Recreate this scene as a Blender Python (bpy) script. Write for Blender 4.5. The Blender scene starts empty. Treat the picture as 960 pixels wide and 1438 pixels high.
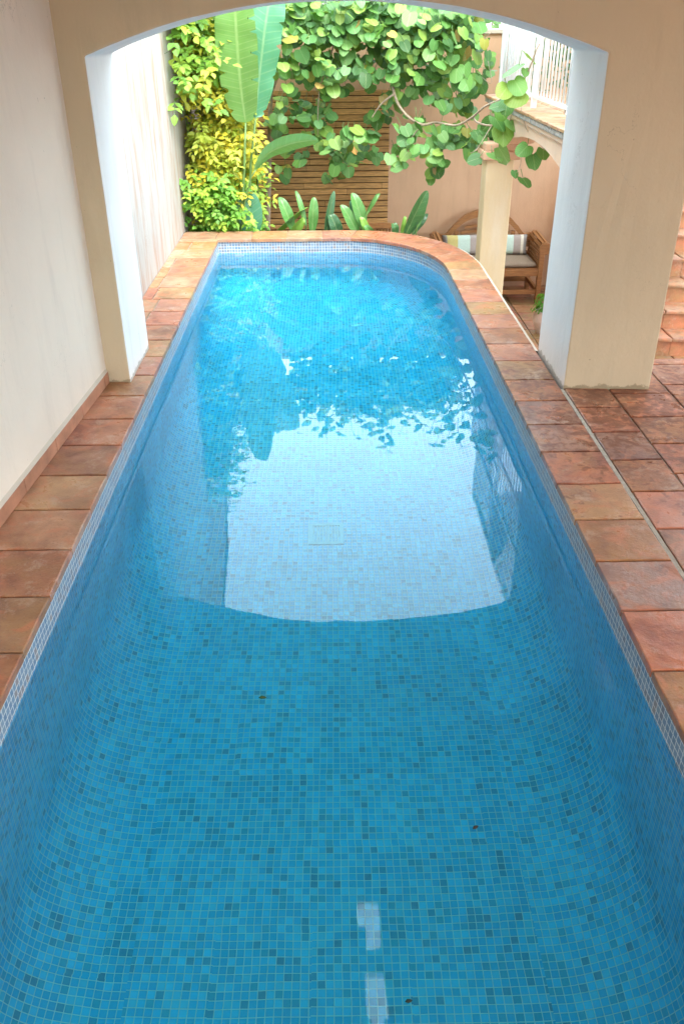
import bpy, bmesh, math, random
from mathutils import Vector, Matrix, Euler
rad = math.radians
rng = random.Random(7)
SC = bpy.context.scene
COL = SC.collection

# ------------------------------------------------------------------ camera
H = 1.75
RM = ((0.99977312, -0.01546041, 0.01465184),
      (-0.02044713, -0.50387573, 0.86353411),
      (-0.00596788, -0.86363779, -0.50407753))
CAM = Vector((0, 0, H))
cd = bpy.data.cameras.new('camera')
cam = bpy.data.objects.new('camera', cd)
COL.objects.link(cam)
m = Matrix.Identity(4)
for i in range(3):
    m[i][0] = RM[i][0]; m[i][1] = -RM[i][1]; m[i][2] = -RM[i][2]; m[i][3] = CAM[i]
cam.matrix_world = m
cd.sensor_fit = 'VERTICAL'; cd.sensor_height = 36; cd.sensor_width = 24
cd.lens = 29.604; cd.clip_start = 0.05; cd.clip_end = 600
SC.camera = cam

# ------------------------------------------------------------------ light
SUN_EL, SUN_AZ = 56.0, 150.0          # azimuth measured clockwise from +y
W = bpy.data.worlds.new('World'); SC.world = W; W.use_nodes = True
nt = W.node_tree; nt.nodes.clear()
wo = nt.nodes.new('ShaderNodeOutputWorld'); bg = nt.nodes.new('ShaderNodeBackground')
sk = nt.nodes.new('ShaderNodeTexSky'); sk.sky_type = 'NISHITA'; sk.sun_disc = False
sk.sun_elevation = rad(SUN_EL); sk.sun_rotation = rad(SUN_AZ)
sk.air_density = 1.0; sk.dust_density = 6.0; sk.ozone_density = 0.6
hs = nt.nodes.new('ShaderNodeHueSaturation'); hs.inputs['Saturation'].default_value = 0.35
bg.inputs['Strength'].default_value = 0.15
nt.links.new(sk.outputs[0], hs.inputs['Color']); cl = nt.nodes.new('ShaderNodeMix'); cl.data_type = 'RGBA'; cl.inputs[0].default_value = 0.6      # thin bright cloud over the clear sky
cl.inputs[7].default_value = (11.6, 14.3, 16.2, 1)
nt.links.new(hs.outputs[0], cl.inputs[6]); nt.links.new(cl.outputs[2], bg.inputs[0]); nt.links.new(bg.outputs[0], wo.inputs[0])
sl = bpy.data.lights.new('sun', 'SUN'); sl.energy = 0.9; sl.angle = rad(28); sl.color = (1.0, 0.95, 0.88)
so = bpy.data.objects.new('sun', sl); COL.objects.link(so)
sd = Vector((math.sin(rad(SUN_AZ)) * math.cos(rad(SUN_EL)), math.cos(rad(SUN_AZ)) * math.cos(rad(SUN_EL)), math.sin(rad(SUN_EL))))
so.rotation_euler = sd.to_track_quat('Z', 'Y').to_euler(); so.location = (6, 4, 12)
SC.view_settings.view_transform = 'Standard'; SC.view_settings.look = 'None'
SC.view_settings.gamma = 1.0; SC.view_settings.exposure = 2.22
SC.render.engine = 'CYCLES'
cy = SC.cycles
cy.use_denoising = True
try: cy.denoiser = 'OPENIMAGEDENOISE'
except Exception: pass
cy.max_bounces = 14; cy.diffuse_bounces = 7; cy.glossy_bounces = 6; cy.transmission_bounces = 10
cy.sample_clamp_indirect = 8.0

# ------------------------------------------------------------------ helpers
def at(px, py, y):
    """point of the place seen at photo pixel (px, py) on the upright plane at distance y"""
    f = 1182.511
    v = Vector((px - 480.0, py - 719.0, f))
    d = Vector([RM[i][0] * v[0] + RM[i][1] * v[1] + RM[i][2] * v[2] for i in range(3)])
    return CAM + d * (y / d[1])

class MB:
    def __init__(s): s.v = []; s.f = []; s.uv = []; s.col = []; s.smooth = []
    def face(s, pts, uv=None, col=None, smooth=False):
        n = len(s.v); s.v.extend([tuple(p) for p in pts]); s.f.append(list(range(n, n + len(pts))))
        s.uv.append(uv or [(p[0], p[1]) for p in pts]); s.col.append(col or (1, 1, 1, 1)); s.smooth.append(smooth)
    def raw(s, vs, fs, col=None, smooth=False, uvs=None):
        n = len(s.v); s.v.extend([tuple(p) for p in vs])
        for f in fs:
            s.f.append([i + n for i in f]); s.uv.append([uvs[i] if uvs else (vs[i][0], vs[i][1]) for i in f])
            s.col.append(col or (1, 1, 1, 1)); s.smooth.append(smooth)
    def box(s, a, b, col=None, rot=0, piv=None):
        (x0, y0, z0), (x1, y1, z1) = a, b
        vs = [Vector(p) for p in ((x0,y0,z0),(x1,y0,z0),(x1,y1,z0),(x0,y1,z0),(x0,y0,z1),(x1,y0,z1),(x1,y1,z1),(x0,y1,z1))]
        if rot:
            pv = Vector(piv) if piv else (vs[0] + vs[6]) / 2
            rm = Matrix.Rotation(rot, 3, 'Z'); vs = [pv + rm @ (v - pv) for v in vs]
        s.raw(vs, [(0,3,2,1),(4,5,6,7),(0,1,5,4),(1,2,6,5),(2,3,7,6),(3,0,4,7)], col)
    def bar(s, p, q, w, h, up=(0, 0, 1), col=None):
        p = Vector(p); q = Vector(q); d = (q - p).normalized(); up = Vector(up)
        r = d.cross(up)
        if r.length < 1e-4: r = d.cross(Vector((0, 1, 0)))
        r.normalize(); u = r.cross(d).normalized()
        vs = []
        for c in (p, q):
            for a, b in ((-1,-1),(1,-1),(1,1),(-1,1)): vs.append(c + r * a * w / 2 + u * b * h / 2)
        s.raw(vs, [(0,1,2,3)[::-1],(4,5,6,7),(0,1,5,4),(1,2,6,5),(2,3,7,6),(3,0,4,7)], col)
    def tube(s, pts, r0, r1=None, n=8, col=None, cap=True):
        pts = [Vector(p) for p in pts]; r1 = r0 if r1 is None else r1
        vs = []; k = len(pts); ref = Vector((0.13, 0.27, 0.95))
        for i, p in enumerate(pts):
            d = (pts[min(i + 1, k - 1)] - pts[max(i - 1, 0)]).normalized()
            a = d.cross(ref)
            if a.length < 1e-3: a = d.cross(Vector((1, 0, 0)))
            a.normalize(); b = d.cross(a)
            r = r0 + (r1 - r0) * i / max(k - 1, 1)
            for j in range(n):
                t = 2 * math.pi * j / n; vs.append(p + a * math.cos(t) * r + b * math.sin(t) * r)
        fs = []
        for i in range(k - 1):
            for j in range(n):
                fs.append((i*n+j, i*n+(j+1)%n, (i+1)*n+(j+1)%n, (i+1)*n+j))
        if cap: fs.append(tuple(range(n))[::-1]); fs.append(tuple((k-1)*n + j for j in range(n)))
        s.raw(vs, fs, col, True)
    def prism(s, pts, off, col=None):
        """closed outline pts extruded by vector off"""
        a = [Vector(p) for p in pts]; b = [p + Vector(off) for p in a]; n = len(a)
        s.raw(a + b, [tuple(range(n))[::-1], tuple(range(n, 2*n))] + [(i, (i+1)%n, n+(i+1)%n, n+i) for i in range(n)], col)
    def lathe(s, c, prof, n=20, col=None):
        vs = []; k = len(prof)
        for r, z in prof:
            for j in range(n):
                t = 2*math.pi*j/n; vs.append((c[0]+r*math.cos(t), c[1]+r*math.sin(t), c[2]+z))
        fs = [(i*n+j, i*n+(j+1)%n, (i+1)*n+(j+1)%n, (i+1)*n+j) for i in range(k-1) for j in range(n)]
        fs.append(tuple(range(n))[::-1]); fs.append(tuple((k-1)*n+j for j in range(n)))
        s.raw(vs, fs, col, True)
    def build(s, name, mat, parent=None, weld=False, bevel=0, recalc=True):
        me = bpy.data.meshes.new(name)
        me.from_pydata(s.v, [], s.f)
        ul = me.uv_layers.new(name='UVMap'); k = 0
        flat = [c for u in s.uv for p in u for c in p]
        ul.data.foreach_set('uv', flat)
        ca = me.color_attributes.new('Col', 'FLOAT_COLOR', 'CORNER')
        fc = []
        for c, f in zip(s.col, s.f): fc += list(c) * len(f)
        ca.data.foreach_set('color', fc)
        me.polygons.foreach_set('use_smooth', s.smooth)
        if weld or recalc:
            bm = bmesh.new(); bm.from_mesh(me)
            if weld: bmesh.ops.remove_doubles(bm, verts=bm.verts, dist=1e-4)
            if recalc: bmesh.ops.recalc_face_normals(bm, faces=bm.faces)
            bm.to_mesh(me); bm.free()
        me.materials.append(mat); me.update()
        o = bpy.data.objects.new(name, me); COL.objects.link(o)
        if parent: o.parent = parent
        if bevel:
            bv = o.modifiers.new('bevel', 'BEVEL'); bv.width = bevel; bv.segments = 2; bv.limit_method = 'ANGLE'; bv.angle_limit = rad(40)
        return o

def tag(o, label, cat, group=None):
    o['label'] = label; o['category'] = cat
    if group: o['group'] = group
    return o
def kind(o, k='structure'): o['kind'] = k; return o
def thing(name, label, cat, loc=(0, 0, 0), group=None):
    o = bpy.data.objects.new(name, None); o.location = (0, 0, 0); o.empty_display_size = 0.2
    COL.objects.link(o)
    # the Empty stands at the thing's base; parts are written in place coordinates
    o.location = loc
    tag(o, label, cat, group); return o
def part(mb, name, mat, parent, **k):
    o = mb.build(name, mat, parent, **k)
    p = parent; off = Vector((0, 0, 0))
    while p: off += p.location; p = p.parent
    o.data.transform(Matrix.Translation(-off))
    return o

# ------------------------------------------------------------------ materials
class NT:
    def __init__(s, name):
        s.m = bpy.data.materials.new(name); s.m.use_nodes = True; s.t = s.m.node_tree; s.t.nodes.clear()
        s.out = s.n('ShaderNodeOutputMaterial'); s.b = s.n('ShaderNodeBsdfPrincipled'); s.l(s.b.outputs[0], s.out.inputs[0])
    def n(s, t, **k):
        x = s.t.nodes.new(t)
        for a, b in k.items(): setattr(x, a, b)
        return x
    def l(s, a, b): s.t.links.new(a, b)
    def put(s, sock, v):
        if hasattr(v, 'is_output') or isinstance(v, bpy.types.NodeSocket): s.l(v, sock)
        else: sock.default_value = v
    def math(s, op, a, b=0.0, c=0.0):
        x = s.n('ShaderNodeMath', operation=op); s.put(x.inputs[0], a); s.put(x.inputs[1], b); s.put(x.inputs[2], c); return x.outputs[0]
    def mix(s, fac, a, b, mode='MIX'):
        x = s.n('ShaderNodeMix', data_type='RGBA', blend_type=mode); s.put(x.inputs[0], fac); s.put(x.inputs[6], a); s.put(x.inputs[7], b); return x.outputs[2]
    def noise(s, vec, scale, detail=4, rough=0.55, dist=0.0):
        x = s.n('ShaderNodeTexNoise'); s.put(x.inputs['Scale'], scale); x.inputs['Detail'].default_value = detail
        x.inputs['Roughness'].default_value = rough; x.inputs['Distortion'].default_value = dist
        if vec is not None: s.l(vec, x.inputs['Vector'])
        return x
    def ramp(s, fac, stops, interp='LINEAR'):
        x = s.n('ShaderNodeValToRGB'); x.color_ramp.interpolation = interp; e = x.color_ramp.elements
        while len(e) < len(stops): e.new(0.5)
        for i, (p, c) in enumerate(stops): e[i].position = p; e[i].color = (c + (1,)) if len(c) == 3 else c
        s.put(x.inputs[0], fac); return x.outputs[0]
    def pos(s): return s.n('ShaderNodeNewGeometry').outputs['Position']
    def uv(s): return s.n('ShaderNodeTexCoord').outputs['UV']
    def col(s): return s.n('ShaderNodeVertexColor', layer_name='Col').outputs[0]
    def bump(s, h, strength=0.3, dist=0.01):
        x = s.n('ShaderNodeBump'); x.inputs['Strength'].default_value = strength; x.inputs['Distance'].default_value = dist
        s.l(h, x.inputs['Height']); s.l(x.outputs[0], s.b.inputs['Normal'])
    def base(s, c, rough=0.6, spec=0.5):
        s.put(s.b.inputs['Base Color'], c); s.put(s.b.inputs['Roughness'], rough); s.b.inputs['Specular IOR Level'].default_value = spec
def g3(v): return (v, v, v)

def plaster(name, c, stain=None, stain_amt=0.0, bumps=0.25, low=None):
    t = NT(name); p = t.pos()
    n1 = t.noise(p, 1.3, 5); n2 = t.noise(p, 55, 4, 0.6)
    cc = t.mix(t.ramp(n1.outputs[0], [(0.35, g3(0)), (0.7, g3(1))]), tuple(x * 0.93 for x in c) + (1,), tuple(min(1, x * 1.03) for x in c) + (1,))
    if stain:
        mp = t.n('ShaderNodeMapping'); t.l(p, mp.inputs[0]); mp.inputs['Scale'].default_value = (3, 3, 0.55)
        n3 = t.noise(mp.outputs[0], 2.2, 6, 0.65)
        f = t.ramp(n3.outputs[0], [(0.46, g3(0)), (0.72, g3(stain_amt))])
        cc = t.mix(f, cc, stain + (1,))
    if low:      # rising damp and grime right at the foot of the wall
        sx = t.n('ShaderNodeSeparateXYZ'); t.l(p, sx.inputs[0])
        n4 = t.noise(p, 14, 5, 0.7)
        zz = t.math('ADD', sx.outputs[2], t.math('MULTIPLY', t.math('MAXIMUM', t.math('SUBTRACT', n4.outputs[0], 0.38), 0.0), -0.11))
        f = t.ramp(t.math('MULTIPLY', zz, 10.0), [(0.0, g3(0.6)), (0.1, g3(0.0))])
        cc = t.mix(f, cc, low + (1,))
    t.base(cc, 0.85, 0.25); 
    h = t.math('ADD', n2.outputs[0], t.math('ADD', t.math('MULTIPLY', t.noise(p, 7, 3).outputs[0], 2.2), t.math('MULTIPLY', t.noise(p, 2.2, 3).outputs[0], 5.0)))
    vr = t.n('ShaderNodeTexVoronoi', feature='DISTANCE_TO_EDGE'); vr.inputs['Scale'].default_value = 0.8
    wp_ = t.n('ShaderNodeVectorMath', operation='ADD'); t.l(p, wp_.inputs[0]); t.l(t.noise(p, 3.5, 5, 0.7).outputs['Color'], wp_.inputs[1]); t.l(wp_.outputs[0], vr.inputs['Vector'])
    crk = t.math('MULTIPLY', t.ramp(vr.outputs['Distance'], [(0.0, g3(1)), (0.0035, g3(0))]), t.ramp(t.noise(p, 0.9, 2).outputs[0], [(0.52, g3(0)), (0.60, g3(0.45))]))
    cc = t.mix(crk, cc, (0.22, 0.18, 0.14, 1))
    mp2 = t.n('ShaderNodeMapping'); t.l(p, mp2.inputs[0]); mp2.inputs['Scale'].default_value = (5, 5, 0.8)
    cc = t.mix(t.ramp(t.noise(mp2.outputs[0], 1.6, 6, 0.7).outputs[0], [(0.52, g3(0)), (0.75, g3(0.35))]), cc, tuple(x * .72 for x in c) + (1,))
    sp = t.noise(p, 38, 2, 0.5); cc = t.mix(t.ramp(sp.outputs[0], [(0.20, g3(0.55)), (0.235, g3(0))]), cc, (0.20, 0.16, 0.12, 1)); t.put(t.b.inputs['Base Color'], cc)
    t.bump(h, bumps, 0.006)
    return t.m

def terracotta(name, rough=0.42, wet=True, moss=0.0, gain=1.0):
    t = NT(name); c = t.col(); wp = t.pos()
    # every tile takes its own patch of the mottling: shift by its own tint
    sh = t.n('ShaderNodeVectorMath', operation='SCALE'); t.l(c, sh.inputs[0]); sh.inputs['Scale'].default_value = 61.0
    ad = t.n('ShaderNodeVectorMath', operation='ADD'); t.l(wp, ad.inputs[0]); t.l(sh.outputs[0], ad.inputs[1]); p = ad.outputs[0]
    n1 = t.noise(p, 5.0, 7, 0.62, 0.5); n2 = t.noise(p, 17, 6, 0.7); n3 = t.noise(p, 95, 3, 0.6)
    dk = t.mix(1.0, c, (0.50, 0.40, 0.42, 1), 'MULTIPLY')
    v1 = t.mix(t.ramp(n1.outputs[0], [(0.40, g3(0)), (0.66, g3(0.9))]), c, dk)
    n5 = t.noise(p, 3.1, 5, 0.7, 1.2)
    v2 = t.mix(t.ramp(n5.outputs[0], [(0.50, g3(0)), (0.68, g3(0.55))]), v1, (0.34 * gain, 0.17 * gain, 0.06 * gain, 1))
    v3 = t.mix(t.ramp(n2.outputs[0], [(0.3, g3(0.34)), (0.52, g3(0))]), v2, (0.34 * gain, 0.19 * gain, 0.11 * gain, 1))
    n6 = t.noise(p, 6.5, 8, 0.8)
    v4 = t.mix(t.ramp(n6.outputs[0], [(0.53, g3(0)), (0.60, g3(0.30)), (0.72, g3(0.55))]), v3, (0.56 * gain, 0.42 * gain, 0.33 * gain, 1))   # lime bloom
    n7 = t.noise(p, 8.5, 5, 0.6, 0.8)
    v4 = t.mix(t.ramp(n7.outputs[0], [(0.50, g3(0)), (0.64, g3(0.6))]), v4, (0.50 * gain, 0.165 * gain, 0.075 * gain, 1))   # worn bright clay
    v4 = t.mix(t.ramp(t.noise(p, 120, 2).outputs[0], [(0.3, g3(0.30)), (0.42, g3(0))]), v4, (0.10, 0.05, 0.04, 1))
    wf = None
    if wet:     # dark wet spatter on the tiles at the foot of the right pier
        sx = t.n('ShaderNodeSeparateXYZ'); t.l(wp, sx.inputs[0])
        dx = t.math('SUBTRACT', sx.outputs[0], 1.58); dy = t.math('SUBTRACT', sx.outputs[1], 4.05)
        d = t.math('SQRT', t.math('ADD', t.math('MULTIPLY', dx, dx), t.math('MULTIPLY', dy, dy)))
        f = t.math('SUBTRACT', t.math('ADD', t.math('MULTIPLY', t.noise(wp, 6, 3, 0.5).outputs[0], 0.35), t.math('MULTIPLY', t.noise(wp, 24, 5, 0.62, 0.5).outputs[0], 0.65)), t.math('MULTIPLY', d, 0.15))
        wf = t.ramp(f, [(0.40, g3(0)), (0.45, g3(0.55)), (0.52, g3(0.85))])
        v4 = t.mix(wf, v4, (0.15, 0.045, 0.022, 1))
    if moss:
        f = t.ramp(t.noise(wp, 2.6, 6, 0.7).outputs[0], [(0.45, g3(0)), (0.62, g3(moss))])
        v4 = t.mix(f, v4, (0.20, 0.18, 0.055, 1))
    r = t.ramp(n1.outputs[0], [(0.3, g3(rough - 0.14)), (0.7, g3(rough + 0.12))])
    t.base(v4, r, 0.5)
    t.bump(t.math('ADD', n2.outputs[0], t.math('MULTIPLY', n3.outputs[0], 0.35)), 0.4, 0.006)
    return t.m

def mosaic_mat():
    t = NT('glass_mosaic'); uv = t.uv(); P = 0.0262
    sx = t.n('ShaderNodeSeparateXYZ'); t.l(uv, sx.inputs[0])
    # the mosaic comes in sheets of 12 by 12, each laid a touch out of true
    u0 = t.math('DIVIDE', sx.outputs[0], P); v0 = t.math('DIVIDE', sx.outputs[1], P)
    s0 = t.n('ShaderNodeCombineXYZ'); t.l(t.math('FLOOR', t.math('DIVIDE', u0, 12.0)), s0.inputs[0]); t.l(t.math('FLOOR', t.math('DIVIDE', v0, 12.0)), s0.inputs[1])
    w0 = t.n('ShaderNodeTexWhiteNoise', noise_dimensions='2D'); t.l(s0.outputs[0], w0.inputs['Vector'])
    sc = t.n('ShaderNodeSeparateColor'); t.l(w0.outputs['Color'], sc.inputs[0])
    wv = t.noise(uv, 3.0, 2)
    wvs = t.n('ShaderNodeSeparateColor'); t.l(wv.outputs['Color'], wvs.inputs[0])
    u = t.math('ADD', t.math('ADD', u0, t.math('MULTIPLY', sc.outputs[0], 0.14)), t.math('MULTIPLY', wvs.outputs[0], 0.5))
    v = t.math('ADD', t.math('ADD', v0, t.math('MULTIPLY', sc.outputs[1], 0.14)), t.math('MULTIPLY', wvs.outputs[1], 0.5))
    cb = t.n('ShaderNodeCombineXYZ'); t.l(t.math('FLOOR', u), cb.inputs[0]); t.l(t.math('FLOOR', v), cb.inputs[1])
    wn = t.n('ShaderNodeTexWhiteNoise', noise_dimensions='2D'); t.l(cb.outputs[0], wn.inputs['Vector'])
    tile = t.ramp(wn.outputs['Value'], [(0.0, (0.10, 0.43, 0.68)), (0.16, (0.13, 0.51, 0.77)), (0.32, (0.11, 0.46, 0.72)), (0.48, (0.155, 0.56, 0.80)), (0.62, (0.18, 0.53, 0.73)), (0.72, (0.115, 0.41, 0.66)),
                                       (0.84, (0.13, 0.37, 0.54)), (0.93, (0.14, 0.31, 0.47)), (0.975, (0.16, 0.27, 0.40))], 'CONSTANT')
    ns = t.noise(uv, 60, 3)
    tile = t.mix(t.ramp(ns.outputs[0], [(0.3, g3(0)), (0.7, g3(0.22))]), tile, (0.25, 0.48, 0.64, 1))
    band = t.math('LESS_THAN', sx.outputs[1], P * 4.0)       # waterline courses of greyer tiles
    dry = t.ramp(wn.outputs['Value'], [(0.0, (0.13, 0.20, 0.29)), (0.2, (0.18, 0.25, 0.33)), (0.4, (0.15, 0.215, 0.30)), (0.6, (0.20, 0.26, 0.32)), (0.8, (0.17, 0.18, 0.22)), (0.92, (0.25, 0.21, 0.21))], 'CONSTANT')
    sh = t.n('ShaderNodeCombineXYZ'); t.l(t.math('FLOOR', t.math('DIVIDE', u, 12.0)), sh.inputs[0]); t.l(t.math('FLOOR', t.math('DIVIDE', v, 12.0)), sh.inputs[1])
    ws = t.n('ShaderNodeTexWhiteNoise', noise_dimensions='2D'); t.l(sh.outputs[0], ws.inputs['Vector'])
    tile = t.mix(1.0, tile, t.ramp(ws.outputs['Value'], [(0, (0.93, 0.92, 0.92)), (1, (1.06, 1.07, 1.06))]), 'MULTIPLY')
    tile = t.mix(band, tile, dry)
    fu = t.math('ABSOLUTE', t.math('SUBTRACT', t.math('FRACT', u), 0.5)); fv = t.math('ABSOLUTE', t.math('SUBTRACT', t.math('FRACT', v), 0.5))
    e = t.math('MAXIMUM', fu, fv)
    gm = t.ramp(e, [(0.440, g3(0)), (0.458, g3(1))])
    c = t.mix(gm, tile, (0.74, 0.72, 0.68, 1))
    t.base(c, t.mix(gm, (0.34,) * 3 + (1,), (0.8,) * 3 + (1,)), 0.16)
    t.bump(t.ramp(e, [(0.40, g3(1)), (0.45, g3(0))]), 0.4, 0.002)
    return t.m

def leaf_mat(name, rough=0.42, trans=0.28, vein=0.35, veins='cord', spec=0.4):
    t = NT(name); c = t.col(); uv = t.uv(); p = t.pos()
    sx = t.n('ShaderNodeSeparateXYZ'); t.l(uv, sx.inputs[0]); u = sx.outputs[0]; v = sx.outputs[1]
    au = t.math('ABSOLUTE', u)
    mid = t.ramp(au, [(0.03, g3(1)), (0.09, g3(0))])
    if veins == 'banana':
        w = t.math('SINE', t.math('MULTIPLY', t.math('SUBTRACT', v, t.math('MULTIPLY', au, 0.05)), 260.0))
        w2 = t.math('SINE', t.math('MULTIPLY', t.math('SUBTRACT', v, t.math('MULTIPLY', au, 0.05)), 103.0))
        lines = t.math('MULTIPLY', t.math('ADD', w, t.math('MULTIPLY', w2, 0.8)), 0.5)
    else:
        lines = t.math('SINE', t.math('MULTIPLY', t.math('SUBTRACT', v, t.math('MULTIPLY', au, 0.8)), 26.0))
    lm = t.ramp(lines, [(0.75, g3(0)), (1.0, g3(vein))] if veins != 'banana' else [(0.2, g3(0)), (0.9, g3(vein))])
    f = t.math('MAXIMUM', mid, lm)
    lo = t.mix(0.7, c, (0.9, 1.0, 0.55, 1), 'MULTIPLY'); hi = t.mix(0.45, c, (0.60, 0.68, 0.35, 1))
    cc = t.mix(t.math('MULTIPLY', f, 0.5), c, hi)
    cc = t.mix(t.ramp(t.noise(p, 30, 4).outputs[0], [(0.35, g3(0.35)), (0.65, g3(0))]), cc, lo)
    if veins == 'banana':      # dry brown margin and scattered scars
        eg = t.math('ADD', au, t.math('MULTIPLY', t.noise(p, 22, 4, 0.7).outputs[0], 0.22))
        cc = t.mix(t.ramp(eg, [(1.03, g3(0)), (1.10, g3(0.8))]), cc, (0.30, 0.19, 0.07, 1))
        cc = t.mix(t.ramp(t.noise(p, 60, 3, 0.6).outputs[0], [(0.24, g3(0.6)), (0.30, g3(0))]), cc, (0.25, 0.17, 0.06, 1))
    t.base(cc, rough, spec)
    t.bump(lines, 0.2, 0.0012)
    tr = t.n('ShaderNodeBsdfTranslucent'); t.l(t.mix(0.6, cc, (1.0, 1.0, 0.25, 1), 'MULTIPLY'), tr.inputs[0])
    mx = t.n('ShaderNodeMixShader'); mx.inputs[0].default_value = trans
    t.l(t.b.outputs[0], mx.inputs[1]); t.l(tr.outputs[0], mx.inputs[2]); t.l(mx.outputs[0], t.out.inputs[0])
    return t.m

def simple(name, c, rough=0.6, spec=0.4, var=0.12, scale=20, bump=0.15, usecol=False, stretch=None, metal=0):
    t = NT(name); p = t.pos()
    if stretch:
        mp = t.n('ShaderNodeMapping'); t.l(p, mp.inputs[0]); mp.inputs['Scale'].default_value = stretch; p = mp.outputs[0]
    n = t.noise(p, scale, 6, 0.6)
    b = t.col() if usecol else c + (1,)
    lo = t.mix(1.0, b, tuple(1 - var * 2 for _ in range(3)) + (1,), 'MULTIPLY')
    t.base(t.mix(t.ramp(n.outputs[0], [(0.3, g3(1)), (0.7, g3(0))]), b, lo), rough, spec)
    t.b.inputs['Metallic'].default_value = metal
    if bump: t.bump(n.outputs[0], bump, 0.004)
    return t.m

M = {}
M['wall_in'] = plaster('cream_wall_plaster', (0.80, 0.685, 0.565))
M['arch'] = plaster('warm_cream_plaster', (0.57, 0.445, 0.29), low=(0.17, 0.12, 0.06))
M['lit_reveal'] = plaster('skylit_reveal_plaster', (0.80, 0.785, 0.76), low=(0.25, 0.2, 0.14))  # whiter copy of the arch plaster, with sky light put into its colour
M['white_wall'] = plaster('weathered_white_plaster', (0.43, 0.40, 0.37), (0.36, 0.21, 0.135), 1.0)
M['salmon'] = plaster('salmon_plaster', (0.64, 0.40, 0.255), (0.54, 0.33, 0.205), 0.5)
M['pillar'] = plaster('pale_ochre_plaster', (0.70, 0.55, 0.34), (0.72, 0.63, 0.50), 0.6)
M['rim'] = plaster('white_mortar', (0.56, 0.48, 0.39))
M['ceiling'] = plaster('ceiling_paint', (0.55, 0.50, 0.43))
M['concrete'] = simple('grey_concrete', (0.56, 0.51, 0.44), 0.9, 0.2, 0.35, 25, 0.5)
M['tile'] = terracotta('terracotta_tile', 0.36)
M['tile_low'] = terracotta('mossy_terracotta_tile', 0.6, False, 0.6, 0.85)
M['step'] = terracotta('old_terracotta_step', 0.6, False, 0.35, 1.0)
M['skirt'] = simple('terracotta_skirting', (0.52, 0.24, 0.14), 0.5, 0.4, 0.2, 9, 0.2)
M['grout'] = simple('tile_grout', (0.40, 0.33, 0.26), 0.9, 0.2, 0.25, 30, 0.3)
M['grout_pale'] = simple('pale_grout', (0.46, 0.41, 0.34), 0.9, 0.2, 0.15, 40, 0.2)
M['mosaic'] = mosaic_mat()
M['teak'] = simple('teak_wood', (0.42, 0.185, 0.065), 0.55, 0.35, 0.22, 9, 0.15, stretch=(1.2, 9, 9))
M['slat'] = simple('split_bamboo', (0.50, 0.285, 0.12), 0.55, 0.35, 0.3, 8, 0.2, usecol=True, stretch=(1.0, 8, 14))
M['slat_dark'] = simple('dark_backing', (0.10, 0.05, 0.025), 0.9, 0.1)
M['white_metal'] = simple('white_painted_metal', (0.80, 0.79, 0.76), 0.45, 0.5, 0.04, 30, 0)
M['cloth'] = simple('white_muslin', (0.82, 0.82, 0.82), 0.9, 0.1, 0.05, 40, 0.1)
M['taupe'] = simple('taupe_canvas', (0.33, 0.25, 0.185), 0.95, 0.1, 0.1, 60, 0.15)
M['stripe'] = simple('striped_canvas', (1, 1, 1), 0.95, 0.1, 0.06, 60, 0.15, usecol=True)
M['bark'] = simple('pale_vine_bark', (0.56, 0.43, 0.31), 0.85, 0.2, 0.25, 30, 0.3)
M['stem'] = simple('green_stem', (0.13, 0.23, 0.06), 0.5, 0.4, 0.15, 25, 0.1)
M['soil'] = simple('garden_soil', (0.07, 0.045, 0.03), 0.95, 0.1, 0.3, 12, 0.6)
M['ground'] = simple('bare_ground', (0.22, 0.18, 0.12), 0.95, 0.1, 0.25, 0.7, 0.3)
M['pot'] = simple('pink_ceramic', (0.62, 0.46, 0.40), 0.4, 0.5, 0.12, 18, 0.2)
M['plastic'] = simple('white_plastic', (0.62, 0.68, 0.72), 0.4, 0.5, 0.03, 30, 0)
M['grate'] = simple('tinted_plastic', (0.42, 0.60, 0.68), 0.5, 0.3, 0.05, 30, 0)
M['roof'] = simple('clay_roof_tile', (0.36, 0.19, 0.11), 0.8, 0.2, 0.3, 9, 0.3)
M['peach'] = plaster('pale_peach_plaster', (0.74, 0.52, 0.37), (0.66, 0.44, 0.30), 0.5)
M['house'] = plaster('neighbour_render', (0.78, 0.66, 0.58))
M['vine'] = leaf_mat('vine_leaf', 0.46, 0.30, 0.6, spec=0.36)
M['yellow'] = leaf_mat('shrub_leaf', 0.5, 0.42, 0.2)
M['banana'] = leaf_mat('paddle_leaf', 0.32, 0.26, 0.5, 'banana', 0.5)
M['strel'] = leaf_mat('stiff_leaf', 0.33, 0.15, 0.4, 'banana', 0.5)
M['dead'] = simple('dead_leaf', (0.10, 0.09, 0.03), 0.7, 0.2)
M['reed'] = simple('lamp_shade_back', (0.55, 0.42, 0.25), 0.7, 0.2)
t = NT('lit_lamp_glass'); t.base((0.6, 0.40, 0.2, 1), 0.5)
t.b.inputs['Emission Color'].default_value = (1.0, 0.50, 0.12, 1); t.b.inputs['Emission Strength'].default_value = 0.2; M['lamp'] = t.m

# water: a real dielectric with a little absorption
t = NT('pool_water')
t.base((1, 1, 1, 1), 0.0, 0.5); t.b.inputs['Transmission Weight'].default_value = 1.0; t.b.inputs['IOR'].default_value = 1.333
p = t.pos(); t.bump(t.noise(p, 3.2, 3, 0.45).outputs[0], 0.12, 0.006)
va = t.n('ShaderNodeVolumeAbsorption'); va.inputs['Color'].default_value = (0.08, 0.955, 1.0, 1); va.inputs['Density'].default_value = 0.9
t.l(va.outputs[0], t.out.inputs['Volume']); M['water'] = t.m

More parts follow.
